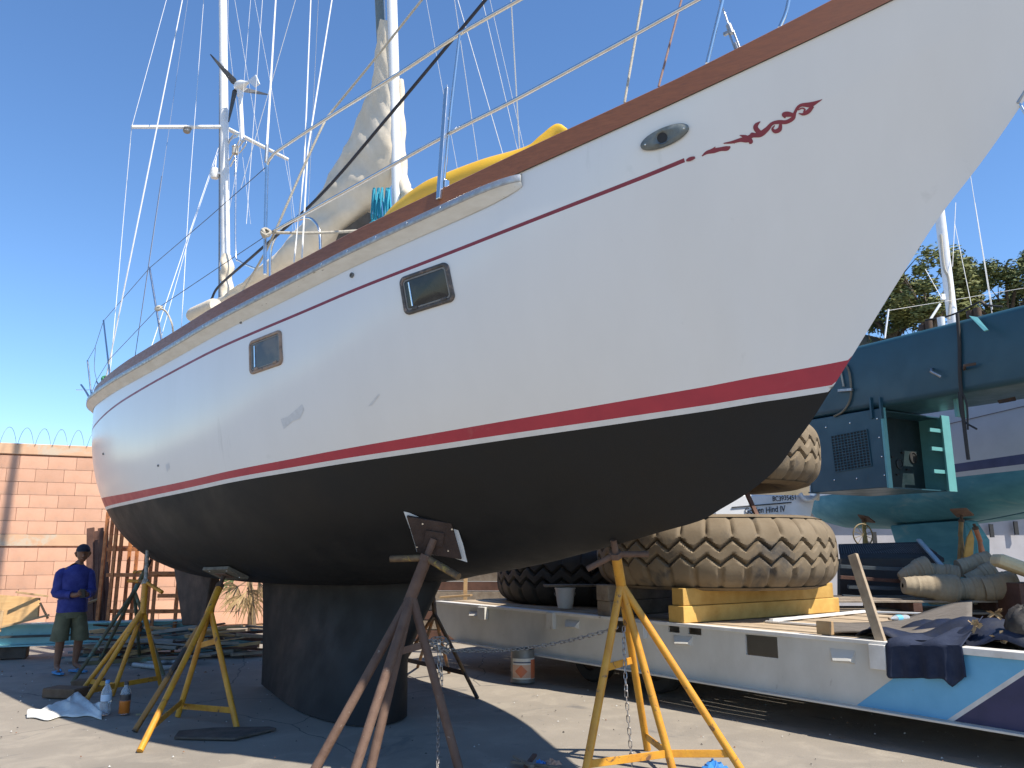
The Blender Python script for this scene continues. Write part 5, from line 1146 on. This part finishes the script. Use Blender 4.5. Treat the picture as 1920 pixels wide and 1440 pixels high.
base3 = Vector((LP.x, LP.y, 0)); rows = [[base3 + LD * t + LB * x + UP * z for x, z in prof] for t in (-4.5, -3, -1.5, 0, 1.5, 3, 6)]
m.grid(rows, closed=True); m.add(rows[-1], [tuple(range(20))]); m.add(rows[0], [tuple(range(19, -1, -1))]); m.build('main_beam', teal, ho, smooth=40, fix=True)
for t in (-4.2, 5.6): MB().box(base3 + LD * t + LB * .4 + UP * (zb3 / 2), (.5, .5, zb3), (LD, LB, UP)).build('leg_column', teal, ho, bevel=.04)
# engine box
E0 = lp(1652, 760); e_l = 1.45; e_d = 1.7; zt4, zb4 = lp(1640, 767).z, lp(1662, 914).z
bxo = Vector((E0.x, E0.y, 0)); F_ = lambda a, d, z: bxo - LD * a + LB * d + UP * z
eb = MB(); eb.box(F_(e_l / 2 + .03, .02, (zt4 + zb4) / 2), (e_l, .04, zt4 - zb4), (LD, LB, UP)); ebo = eb.build('engine_box', teal, ho, bevel=.008)
MB().box(F_(e_l / 2 + .1, e_d / 2, zt4 - .01), (e_l, e_d - .05, .02), (LD, LB, UP)).build('roof_panel', teal, ebo); MB().box(F_(e_l / 2 + .1, e_d / 2, zb4 + .01), (e_l, e_d - .05, .02), (LD, LB, UP)).build('floor_panel', teal, ebo)
MB().box(F_(.47, e_d / 2, (zt4 + zb4) / 2), (.03, e_d - .1, zt4 - zb4 - .05), (LD, LB, UP)).build('control_panel', M('panel_painted_shade', (.010, .024, .029), .5, 0, (.014, .03, .035), 5), ebo)  # shade of the recess is put into this near-black panel colour
MB().box(F_(e_l, e_d / 2, (zt4 + zb4) / 2), (.03, e_d, zt4 - zb4), (LD, LB, UP)).build('rear_panel', teal, ebo)
for d_ in (.03, e_d - .04):
    MB().box(F_(.0, d_, (zt4 + zb4) / 2), (.035, .1 if d_ < 1 else .22, zt4 - zb4 + .02), (LD, LB, UP)).build('corner_flange', aq2, ebo, bevel=.004); MB().box(F_(.24, d_, (zt4 + zb4) / 2), (.44, .03, zt4 - zb4 - .02), (LD, LB, UP)).build('side_return', aq2, ebo)
# hinged bracket frames on the far flange
for z_ in (.25, .55, .8): MB().box(F_(.04, e_d - .3, zb4 + z_ * (zt4 - zb4)), (.04, .3, .06), (LD, LB, UP)).build('bracket', aq2, ebo)
g0, g1, g2, g3 = lp(1559, 818), lp(1626, 805), lp(1635, 873), lp(1567, 885)
gn = LN; MB().slab([p + gn * .004 for p in (g0, g1, g2, g3)], gn * .002).build('grille_opening', blackr, ebo)
gr = MB()
for i in range(12): f = i / 11; gr.bar(g0.lerp(g1, f) + gn * .012, g3.lerp(g2, f) + gn * .012, .014, .012, up=gn)
for i in range(14): f = i / 13; gr.bar(g0.lerp(g3, f) + gn * .014, g1.lerp(g2, f) + gn * .014, .014, .014, up=gn)
tag(gr.build('grille', M('grille_dark', (.03, .085, .11), .6), ebo), kind='stuff')
for u, v in ((1549, 801), (1594, 793), (1645, 785), (1649, 820), (1654, 856), (1659, 891), (1607, 897), (1565, 900)):
    p = lp(u, v); MB().lathe(p, [(.014, 0), (.012, .008), (0, .01)], 8, LN).build('bolt', steel, ebo)
cp_ = lambda u, v: PL(u, v, F_(.45, 0, 0), LD)
for u, v, r_, mt_ in ((1686, 870, .085, M('gauge_rim', (.03, .04, .045), .4)), (1712, 858, .10, blackr), (1746, 846, .11, blackr)):
    p = cp_(u, v); MB().lathe(p, [(r_, -.01), (r_, .015), (r_ * .8, .018), (r_ * .78, .006), (0, .006)], 20, LD).build('gauge', mt_, ebo, smooth=40)
for u, v in ((1672, 857), (1691, 849), (1701, 881), (1682, 890)):
    MB().box(cp_(u, v) + LD * .012, (.02, .06, .025), (LD, LB, UP)).build('knob', blackr, ebo)
# hangers, cables and clips on the beam
for u in (1635, 1653): MB().box(lp(u, 765) + LN * .01, (.03, .06, .34), (LD, LB, UP)).build('hanger_plate', teal, ho)
MB().box(base3 + LD * (lp(1765, 765) - base3).dot(LD) + LB * .5 + UP * (zb3 - .12), (.05, .28, .3), (LD, LB, UP)).build('hanger_plate', aq2, ho, bevel=.004)
st_ = lambda u, v, o=.03: lp(u, v) + LN * o
tube('black_strap', curve([st_(1797, 588), st_(1801, 640), st_(1802, 700), st_(1806, 760), st_(1812, 815), st_(1818, 862)], 30), .026, M('strap_black', (.02, .019, .018), .75, 0, (.05, .045, .04), 8), ho)
tube('black_cable', curve([st_(1800, 735), st_(1803, 770), st_(1810, 790), st_(1834, 805)], 16), .014, blackr, ho); tube('black_cable', curve([st_(1806, 735), st_(1815, 760), st_(1817, 806)], 12), .014, blackr, ho)
tube('hose_pair', curve([st_(1577, 688), st_(1584, 725)], 6), .016, ropew, ho); tube('hose_pair', curve([st_(1588, 684), st_(1595, 700), st_(1598, 735), st_(1594, 755), st_(1582, 772), st_(1566, 781)], 24), .018, M('hose_tan', (.2, .17, .12), .8), ho)
MB().bar(st_(1576, 733, .05), st_(1602, 731, .05), .05, .045).build('pipe_clip', galv, ho, bevel=.004)
def stick(u0, v0, u1, v1, r_, mat): MB().tube([st_(u0, v0, .0), st_((u0 + u1) / 2, (v0 + v1) / 2, .16), st_(u1, v1, .06)], r_, 8).build('cleat', mat, ho, smooth=50)
stick(1747, 691, 1768, 707, .02, galv); stick(1808, 692, 1834, 683, .022, rustd)
p = [st_(1820, 594, .02), st_(1838, 597, .05), st_(1876, 625, .28), st_(1868, 627, .28)]; MB().slab(p, LN * .02 + UP * .01).build('step_bracket', aq2, ho); 
MB().slab([st_(1855, 748, -.2), st_(1888, 741, -.2), st_(1890, 746, -.2), st_(1858, 752, -.2)], UP * -.02).build('under_plate', rustd, ho)
for i, (u, v) in enumerate(((1730, 610), (1742, 604), (1820, 585), (1833, 580), (1765, 597))):
    q = lp(u, v + 8, .15); MB().tube([q - UP * .15, q + UP * .08], .055, 10).build('hydraulic_fitting', rustd if i != 4 else whitep, ho, smooth=40)
tube('hydraulic_line', curve([lp(1735, 604, .2) + UP * .03, lp(1780, 592, .2), lp(1826, 578, .2) + UP * .05, lp(1838, 566, .2), lp(1850, 572, .2), lp(1880, 575, .2)], 30), .014, blackr, ho)
# ================================================================ BOATS AND SHED BEHIND
tb2 = M('faded_teal_bottom', (.075, .27, .335), .75, 0, (.055, .20, .26), 2.0, spots=(.20, .33, .34), sscale=1.1, slo=.58, shi=.78, stretch=(.4, 1, 2.5), ang=(0, .7, 0), bump=.15)
wh2 = M('hull_white_grey', (.58, .57, .60), .45, 0, (.52, .51, .54), 2); nb2 = M('hull_navy_band', (.05, .055, .16), .5)
sb2 = thing('moored_sailboat', Vector((8.2, 15.6, 0)), 'white sailboat with faded teal bottom and navy waterline propped behind the hoist', 'sailboat')
vt = pchip([1518, 1920, 2100], [800, 690, 640]); l1 = pchip([1518, 1780, 1920, 2100], [855, 795, 762, 722]); b1 = pchip([1518, 1790, 1920, 2100], [912, 870, 851, 826]); b2_ = pchip([1518, 1790, 1920, 2100], [925, 886, 870, 848]); w2_ = pchip([1518, 1790, 1920, 2100], [933, 895, 881, 862])
bc2 = pchip([1518, 1522, 1535, 1555, 1592, 1680, 1780, 1920, 2100], [950, 962, 974, 981, 990, 992, 984, 960, 905])
yf = lambda u: 17.5 - 4.2 * (u - 1518) / 402; fh = MB(); rows = []; mi_rows = []
us = [1518, 1522, 1528, 1536, 1548, 1565] + list(range(1585, 2101, 25))
for u in us:
    e_ = min(1, (u - 1518) / 60) ** .5; row = []
    lv = [vt(u), l1(u) - 1, l1(u), b1(u), b2_(u), w2_(u)]; lv = [min(v, bc2(u)) for v in lv]
    for k in range(1, 10): lv.append(w2_(u) + (bc2(u) - w2_(u)) * (1 - (1 - k / 9) ** 1.6))
    for i, v in enumerate(lv):
        f = max(0, (i - 5) / 9); y_ = yf(u) + (1 - e_) * 1.3 + 1.5 * f ** 2.2 - .12 * (i < 5) * (5 - i) / 5; row.append(Y(u, v, y_))
    rows.append(row)
mats_ = [0, 1, 0, 1, 0] + [2] * 9
base_ = len(fh.v); nr2 = len(rows[0]); fh.v += [p for r in rows for p in r]
for i in range(len(rows) - 1):
    for j in range(nr2 - 1): fh.f.append([base_ + i * nr2 + j, base_ + i * nr2 + j + 1, base_ + (i + 1) * nr2 + j + 1, base_ + (i + 1) * nr2 + j]); fh.mi.append(mats_[j])
axd = (rows[-1][0] - rows[6][0]); axd.z = 0; axd.normalize(); bn2 = Vector((-axd.y, axd.x, 0)); bn2 = bn2 if bn2.x > 0 else -bn2
rows2 = [[p + bn2 * 2 * max(.05, (1.7 * (min(1, (us[i] - 1518) / 300) ** .5)) * (1 - max(0, (j - 5) / 9) ** 2.2)) for j, p in enumerate(r)] for i, r in enumerate(rows)]
base_ = len(fh.v); fh.v += [p for r in rows2 for p in r]
for i in range(len(rows) - 1):
    for j in range(nr2 - 1): fh.f.append([base_ + i * nr2 + j, base_ + (i + 1) * nr2 + j, base_ + (i + 1) * nr2 + j + 1, base_ + i * nr2 + j + 1]); fh.mi.append(mats_[j])
fh.build('hull', [wh2, nb2, tb2], sb2, smooth=60)
dk2 = MB(); dk2.grid([[r[0], q[0]] for r, q in zip(rows, rows2)]); dk2.build('deck', wh2, sb2)
kp = [Y(1667, 985, 16.6), Y(1810, 975, 15.2), Y(1835, 1012, 15.2), Y(1826, 1075, 15.2), Y(1712, 1075, 16.4)]; kp = [Vector(p) for p in kp]
for q in (3, 4): kp[q].z = .25
MB().slab(kp, bn2 * .3).build('keel', tb2, sb2, bevel=.04); MB().box((kp[3] + kp[4]) / 2 + bn2 * .15 - UP * .128, (1.6, .5, .24), (axd, bn2, UP)).build('keel_block', brown, sb2)
m2 = MB(); q0, q1 = Y(1787, 605, 18.5), Y(1764, 415, 18.5); oval(m2, q0 - UP * 1.6, q0 + (q1 - q0) * 3.2, .12, .10); mo = m2.build('mast', am, sb2, smooth=50)
m2 = MB(); m2.tube(curve([Y(1764, 440, 18.4), Y(1770, 500, 18.4), Y(1778, 520, 18.4), Y(1782, 560, 18.4), Y(1779, 598, 18.4)], 20), .03, 6); m2.build('halyard', ropew, mo)
m2 = MB(); q = Y(1768, 557, 18.4); m2.box(q, (.09, .08, .14)); m2.build('winch', alum, mo); MB().tube([Y(1745, 598, 18.3), Y(1763, 570, 18.3)], .03, 8).build('boom_vang', alum, mo)
for a, z in (((1792, 380), (1786, 500)), ((1790, 420), (1822, 575)), ((1828, 380), (1861, 580)), ((1735, 505), (1766, 560)), ((1815, 300), (1862, 600))): tube('stay', [Y(*a, 18.6), Y(*z, 18.3)], .008, wirew, sb2, 5)
tube('stanchion_post', [Y(1666, 580, 18), Y(1659, 634, 18)], .022, am, sb2); tube('guard_wire', [Y(1660, 583, 18), Y(1765, 566, 18.4), Y(1920, 540, 18)], .006, wirew, sb2, 5)
# its stands
def small_stand(apx, top, feet, mat, label): stand('jack_stand', label, apx, top, feet, dict(leg=mat, screw=rustd, handle=mat), r=.03, handle=(), group='jack stands under the teal-bottomed sailboat')
def gy(u, y_): q = Y(u, 1000, y_); return Vector((q.x, y_, 0))
tp5 = Y(1803, 966, 14.55); small_stand(Y(1801, 1000, 14.5), tp5, [gy(1765, 14.1), gy(1800, 13.9), gy(1810, 14.9)], M('stand_tan', (.30, .19, .07), .7, 0, (.2, .12, .05), 9), 'tan jack stand with tilted pad under the teal bottom')
MB().slab([Y(1781, 954, 14.4), Y(1812, 952, 14.4), Y(1826, 964, 14.7), Y(1794, 967, 14.7)], Vector((0, 0, -.03))).build('pad', rust, [o for o in bpy.data.objects if o.get('label') == 'tan jack stand with tilted pad under the teal bottom'][0])
small_stand(Y(1836, 1010, 14.0), Y(1826, 982, 14.0), [gy(1832, 14.1), gy(1875, 13.7), gy(1856, 13.6)], M('stand_orange', (.48, .17, .07), .65, 0, (.34, .12, .05), 9), 'orange jack stand right of the teal keel')
tp5 = Y(1620, 972, 16.3); small_stand(Y(1620, 990, 16.3), tp5, [gy(1605, 16.0), gy(1640, 16.2), gy(1617, 16.8)], M('stand_olive', (.25, .2, .07), .7), 'olive jack stand under the far end of the teal bottom')
MB().slab([Y(1608, 964, 16.1), Y(1628, 968, 16.1), Y(1641, 978, 16.5), Y(1618, 976, 16.5)], Vector((0, 0, -.03))).build('pad', rust, [o for o in bpy.data.objects if o.get('label') == 'olive jack stand under the far end of the teal bottom'][0])
wc = Y(1618, 1003, 15.6); o = thing('spoked_wheel', wc - UP * .2, 'thin spoked wheel standing below the teal-bottomed hull', 'wheel')
MB().tube([wc + Vector((math.cos(a) * .21, .06 * math.cos(a), .21 * math.sin(a))) for a in [2 * math.pi * i / 30 for i in range(30)]], .014, 6, closed=True).build('rim', M('wheel_brown', (.22, .17, .09), .7), o, smooth=60)
for i in range(5): a = math.pi * i / 5 + .3; MB().tube([wc - Vector((math.cos(a) * .2, .06 * math.cos(a), .2 * math.sin(a))), wc + Vector((math.cos(a) * .2, .06 * math.cos(a), .2 * math.sin(a)))], .006, 5).build('spoke', MATS['wheel_brown'], o)
MB().bar(wc - UP * .21, Vector((wc.x, wc.y, .0)), .05, .05).build('support_post', rustd, o)
pdl = thing('paddle', Vector((Y(1821, 1060, 14.3).x, 14.35, 0)), 'yellow wooden paddle blade standing between the stands at right', 'paddle'); pk = [(1822, 992), (1827, 1010), (1825, 1040), (1818, 1062), (1810, 1062), (1808, 1040), (1814, 1008)]
MB().slab([Y(u, v, 14.3) for u, v in pk], Vector((0, .04, 0))).build('blade', woody, pdl, bevel=.008); MB().bar(Y(1814, 1060, 14.32), Vector((Y(1814, 1060, 14.32).x, 14.32, 0)), .05, .04).build('shaft', woody, pdl)
# small white boat with hand lettering
gh = thing('small_boat', Vector((Y(1440, 960, 14.0).x, 14.6, 0)), 'small white boat with hand lettered registration behind the tyres', 'boat'); yg = 14.0
P_ = [Y(1330, 926, yg), Y(1529, 929, yg), Y(1517, 985, yg), Y(1345, 985, yg)]
m = MB(); bk_ = Vector((.5, 3.2, 0)); m.hexa([P_[3], P_[2], P_[2] + bk_ * .9, P_[3] + bk_ * .9, P_[0], P_[1], P_[1] + bk_, P_[0] + bk_]); m.build('hull', M('ghost_white', (.70, .70, .70), .5, 0, (.62, .62, .61), 4), gh, bevel=.03)
MB().bar(Y(1372, 951.5, yg - .012), Y(1484, 942, yg - .012), .012, .02).build('painted_line', M('ink_dark', (.04, .04, .045), .7), gh)
tube('fender_loop', curve([Y(1500, 925, yg - .1), Y(1508, 936, yg - .12), Y(1520, 938, yg - .12), Y(1532, 930, yg - .1)], 16), .035, whitep, gh)
MB().bar(Y(1533, 920, yg - .05), Y(1532, 938, yg - .05), .06, .06).build('rail_post', whitep, gh)
c = (P_[2] + P_[3]) / 2 + Vector((.3, 1.4, 0)); MB().box(Vector((c.x, c.y, c.z / 2 - .01)), (1.2, 1.8, c.z - .04)).build('cradle', brown, gh)
def lettering(txt, u0, v0, u1, v1, hgt_px, parent, mat, y_):
    cu_ = bpy.data.curves.new('t', 'FONT'); cu_.body = txt; cu_.size = 1; cu_.extrude = .004; to = bpy.data.objects.new('t', cu_); COL.objects.link(to)
    dg = bpy.context.evaluated_depsgraph_get(); me = bpy.data.meshes.new_from_object(to.evaluated_get(dg)); bpy.data.objects.remove(to)
    xs_ = [v.co.x for v in me.vertices]; x0, x1 = min(xs_), max(xs_); p, q = Y(u0, v0, y_), Y(u1, v1, y_); dx = (q - p) / (x1 - x0); hz = hgt_px / FPX * y_ * 1.05 / .72
    off = root_loc(parent)
    for v in me.vertices:
        c = p + dx * (v.co.x - x0) + UP * (v.co.y * hz) + Vector((0, -1, 0)) * (v.co.z + .004); c += UP * .006 * math.sin(v.co.x * 3.1); v.co = c - off
    me.materials.append(mat); o = bpy.data.objects.new('lettering', me); COL.objects.link(o); o.parent = parent; return o
ink = M('ink_black', (.025, .025, .03), .7)
lettering('BC3935451', 1449, 940, 1492, 937, 9, gh, ink, yg - .006); lettering('Golden Hind IV', 1397, 964, 1473, 959, 11, gh, ink, yg - .006)
# shed
sh_ = thing('shed', Vector((11, 22.6, 0)), 'plain pale grey shed wall standing behind the propped boats', 'shed'); w1, w2 = Y(1500, 1000, 21.5), Y(2150, 1000, 21.5); ztop = Y(1700, 955, 21.5).z
MB().box(((w1.x + w2.x) / 2, 22.6, ztop / 2), (w2.x - w1.x, 2, ztop)).build('wall', M('shed_grey', (.40, .385, .40), .8, 0, (.34, .33, .34), 2, spots=(.28, .27, .27), sscale=2, slo=.62, shi=.75), sh_)
MB().box(((w1.x + w2.x) / 2, 22.5, ztop + .06), (w2.x - w1.x + .3, 2.4, .1)).build('roof', galv, sh_)
for u, v in ((1859, 995), (1905, 990), (1640, 1010)): MB().box(Y(u, v, 21.47), (.1, .05, .35)).build('wall_slot', blackr, sh_)
# ================================================================ paint pail
pp_ = G(980, 1279); pp_.z = 0
po = thing('paint_pail', pp_, 'grey metal paint pail with an orange warning diamond on its label', 'pail'); rr_ = .15; hh = .405
MB().lathe(pp_, [(0, .004), (rr_, .004), (rr_ + .004, .012), (rr_, .02), (rr_, .13), (rr_ + .003, .135), (rr_, .14), (rr_, hh - .12), (rr_ + .003, hh - .115), (rr_, hh - .11), (rr_, hh - .01), (rr_ + .005, hh - .005), (rr_ + .004, hh), (rr_ - .004, hh), (rr_ - .006, .03), (0, .03)], 40).build('drum', M('pail_grey', (.20, .20, .185), .5, .3, (.15, .145, .13), 6, spots=(.28, .22, .16), sscale=9, slo=.66, shi=.74), po, smooth=35)
def patch(a0_, a1_, z0_, z1_, mat, off, n=14): 
    mm = MB(); mm.grid([[pp_ + Vector(((rr_ + off) * math.sin(R(a)), -(rr_ + off) * math.cos(R(a)), z)) for a in [a0_ + (a1_ - a0_) * i / n for i in range(n + 1)]] for z in (z0_, z1_)]); mm.build('label_print', mat, po, smooth=180)
patch(-55, 78, .055, .30, M('label_white', (.62, .60, .54), .6, 0, (.5, .47, .4), 12), .0042); orp = M('label_orange', (.55, .14, .05), .6, 0, (.48, .16, .08), 9)
patch(40, 78, .06, .285, orp, .0052); patch(-50, 40, .245, .262, M('label_dark', (.08, .09, .14), .6), .0052); patch(-54, 40, .07, .225, M('label_peach', (.56, .36, .25), .6, 0, (.5, .3, .2), 9), .0052)
cx, cz, hx, hz_ = -8, .148, 30, .078; cor = ((0, 1), (1, 0), (0, -1), (-1, 0)); out_ = [tuple(cor[q][i] * (1 - f) + cor[(q + 1) % 4][i] * f for i in (0, 1)) for q in range(4) for f in (0, .25, .5, .75)]
MB().grid([[pp_ + Vector(((rr_ + .0062) * math.sin(R(cx + a * hx * k)), -(rr_ + .0062) * math.cos(R(cx + a * hx * k)), cz + z * hz_ * k)) for a, z in out_] for k in (1, .8, .6, .4, .2, .001)], closed=True).build('label_diamond', orp, po)
# ================================================================ TREES ON THE SLOPE
def tree(name, u, v, y_, wpx, hpx, base_z, label, mats_, seed, n=13000):
    rg_ = random.Random(seed); c = Y(u, v, y_); sc_ = y_ / FPX * 1.03; rx, rz = wpx * sc_ / 2, hpx * sc_ / 2; root = Vector((c.x, y_, base_z)); o = thing(name, root, label, 'tree', 'trees on the slope behind the yard')
    tm = MB(); fork = root.lerp(c, .45); tm.tube(curve([root - UP * .3, root.lerp(fork, .6) + Vector((.15, 0, 0)), fork], 8), [.26, .25, .24, .23, .21, .2, .19, .18, .17][:9], 10); limbs = []
    for k in range(11):
        a = 2 * math.pi * k / 11 + rg_.uniform(-.3, .3); e = c + Vector((rx * .75 * math.cos(a), rx * .5 * math.sin(a), rg_.uniform(-.5, .75) * rz)); mid_ = fork.lerp(e, .5) + Vector((0, 0, .25)); tm.tube(curve([fork, mid_, e], 8), [.11 - .011 * i for i in range(9)], 6); limbs.append((mid_, e))
        for q in range(3): e2 = e + Vector((rg_.uniform(-1, 1), rg_.uniform(-1, 1), rg_.uniform(-.6, .8))) * rx * .35; tm.tube([e.lerp(mid_, .3), e2], [.03, .012], 5)
    tm.build('trunk', M('bark', (.09, .07, .05), .95, 0, (.14, .11, .08), 8, bump=.8), o, smooth=60)
    clumps = []
    for k in range(46):
        a = rg_.uniform(0, 6.28); ph = rg_.uniform(-1, 1); rr2 = rg_.uniform(.5, 1) ** .6; clumps.append((c + Vector((rx * rr2 * math.cos(a) * math.sqrt(1 - ph * ph * .8), rx * .75 * rr2 * math.sin(a), rz * ph * rr2)), rg_.uniform(.28, .55) * min(rx, rz * 1.4) * .6))
    lf = MB()
    for k in range(n):
        p0, cr_ = clumps[rg_.randrange(len(clumps))]; d = Vector((rg_.gauss(0, 1), rg_.gauss(0, 1), rg_.gauss(0, .8))); d = d.normalized() * cr_ * rg_.random() ** .45
        p = p0 + d; nrm = (d.normalized() + Vector((rg_.uniform(-1, 1), rg_.uniform(-1, 1), rg_.uniform(-.3, 1.2)))).normalized(); x, y2, _ = frame(nrm); L_ = rg_.uniform(.06, .14); w_ = L_ * .4
        lf.add([p - x * L_, p + y2 * w_, p + x * L_, p - y2 * w_], [(0, 1, 2, 3)], 0 if rg_.random() < .6 else 1)
    lf.build('crown', mats_, o)
lfA = M('leaf_olive', (.15, .165, .06), .7, 0, (.11, .125, .045), 3, spec=.2); lfB = M('leaf_lime', (.20, .205, .07), .7, 0, (.15, .16, .055), 3, spec=.2); lfC = M('leaf_dark', (.11, .135, .055), .7, 0, (.08, .105, .045), 3, spec=.2)
tree('feathery_tree', 1738, 548, 33, 190, 120, 9.2, 'feathery yellow-green tree on the slope behind the far mast', [lfB, lfA], 3)
tree('feathery_tree', 1880, 545, 34, 200, 118, 9.2, 'rounded olive tree on the slope at the right edge', [lfA, lfC], 5)
tree('feathery_tree', 1668, 590, 35, 120, 80, 9.4, 'dark low tree on the slope beside the hull stem', [lfC, lfA], 8, 3200)
tree('feathery_tree', 2010, 540, 34, 190, 120, 9.2, 'olive tree on the slope, cut by the right picture edge', [lfC, lfA], 9, 3000)
bs = MB(); rgb = random.Random(4)
for k in range(3500):
    x = rgb.uniform(11, 34); y_ = rgb.uniform(27, 36); z = 11.2 * max(0, min(1, (y_ - 24.5) / 11)); p = Vector((x, y_, z + rgb.uniform(0, .7) ** 1.5)); d = Vector((rgb.uniform(-.5, .5), rgb.uniform(-.3, .3), 1)).normalized() * rgb.uniform(.15, .5); wv = Vector((rgb.uniform(-1, 1), rgb.uniform(-1, 1), 0)).normalized() * .03
    bs.add([p - wv, p + wv, p + d], [(0, 1, 2)], rgb.randrange(2))
tag(bs.build('dry_brush', [M('brush_dry', (.22, .15, .08), .9), lfC], None, loc=(20, 32, 8)), 'dry brown brush covering the slope', 'brush', kind='stuff')

# ================================================================ lumber behind the far end of the trailer
for i in range(9):
    y_ = 15.2 + .02 * i; z_ = .12 + .17 * i; x0 = -2.4 + .13 * ((i * 5) % 3); x1 = .9 + .2 * ((i * 7) % 4)
    plank((x0, y_, z_), (x1, y_ - .3, z_), .3, .15, (brown, woodg, brown, MATS['board_black'], woodg)[i % 5], ('lowest', 'second', 'third', 'fourth', 'fifth', 'sixth', 'seventh', 'eighth', 'topmost')[i] + ' board from the ground in the lumber behind the trailer', 'lumber', 'lumber', 'lumber stacked behind the trailer')
plank(Y(872, 1140, 13.4), Y(873, 1082, 13.4), .09, .06, wood, 'upright pale post standing by the black tyre', 'post', 'post')
plank(Y(826, 1120, 13.3), Y(884, 1116, 13.2), .14, .03, wood, 'pale board on the far end of the trailer beside the black tyre')
# ================================================================ litter on the ground
lt = MB(); r6 = random.Random(21); lm = [M('chip_pale', (.5, .48, .44), .9), M('chip_dark', (.07, .06, .05), .9), M('chip_rust', (.25, .12, .06), .9)]
for k in range(900):
    x = r6.uniform(-8, 6); y_ = r6.uniform(4.5, 13); s_ = r6.uniform(.003, .014) * (1.8 if y_ > 11 and x < -4 else 1); p = Vector((x, y_, s_ * .4)); a = r6.uniform(0, 6.28); d = Vector((math.cos(a), math.sin(a), 0)) * s_; e = Vector((-d.y, d.x, 0)) * r6.uniform(.4, 1)
    lt.add([p - d - UP * s_ * .5, p + e - UP * s_ * .5, p + d - UP * s_ * .5, p - e - UP * s_ * .5, p + UP * s_ * .3], [(0, 1, 4), (1, 2, 4), (2, 3, 4), (3, 0, 4)], r6.choice((0, 0, 1, 1, 2)))
tag(lt.build('ground_litter', lm, None, loc=(0, 8, 0)), 'small stones and paint chips scattered on the concrete', 'litter', kind='stuff')
def crumple(u, v, r_, mat, label, seed):
    rg_ = random.Random(seed); c = G(u, v); m = MB(); rows = []
    for i in range(8):
        row = []
        for j in range(12): a = 2 * math.pi * j / 12; q = r_ * (i / 7) * (1 + .3 * math.sin(3 * a + seed)); row.append(c + Vector((q * math.cos(a), q * .7 * math.sin(a), .01 + r_ * .5 * (1 - i / 7) + rg_.uniform(-.3, .3) * r_ * (i < 7))))
        rows.append(row)
    m.grid(rows, closed=True); return tag(m.build('scrap_sheet', mat, None, loc=c), label, 'scrap')
bs_ = M('scrap_blue', (.04, .22, .55), .5, 0, (.03, .16, .42), 9)
crumple(1338, 1446, .11, bs_, 'crumpled blue plastic at the foot of the bright yellow stand', 2)
crumple(1012, 1437, .06, bs_, 'scrap of blue plastic among wood offcuts in front', 5)
crumple(1034, 1436, .07, M('scrap_peach', (.55, .33, .22), .8, 0, (.45, .26, .17), 12), 'peach coloured scrap among wood offcuts in front', 7)
for i, (u0, v0, u1, v1) in enumerate(((960, 1428, 1048, 1440), (985, 1438, 1003, 1415), (965, 1418, 998, 1437), (1000, 1442, 1060, 1446))):
    plank(G(u0, v0, .02), G(u1, v1, .05), .035, .02, (woodg, brown, woodg, wood)[i], ('long grey offcut lying in front at the picture bottom', 'dark offcut sticking up at the picture bottom', 'thin grey stick crossing the offcuts in front', 'pale offcut at the very bottom of the picture')[i], 'offcut', 'offcut', 'wood offcuts in front')
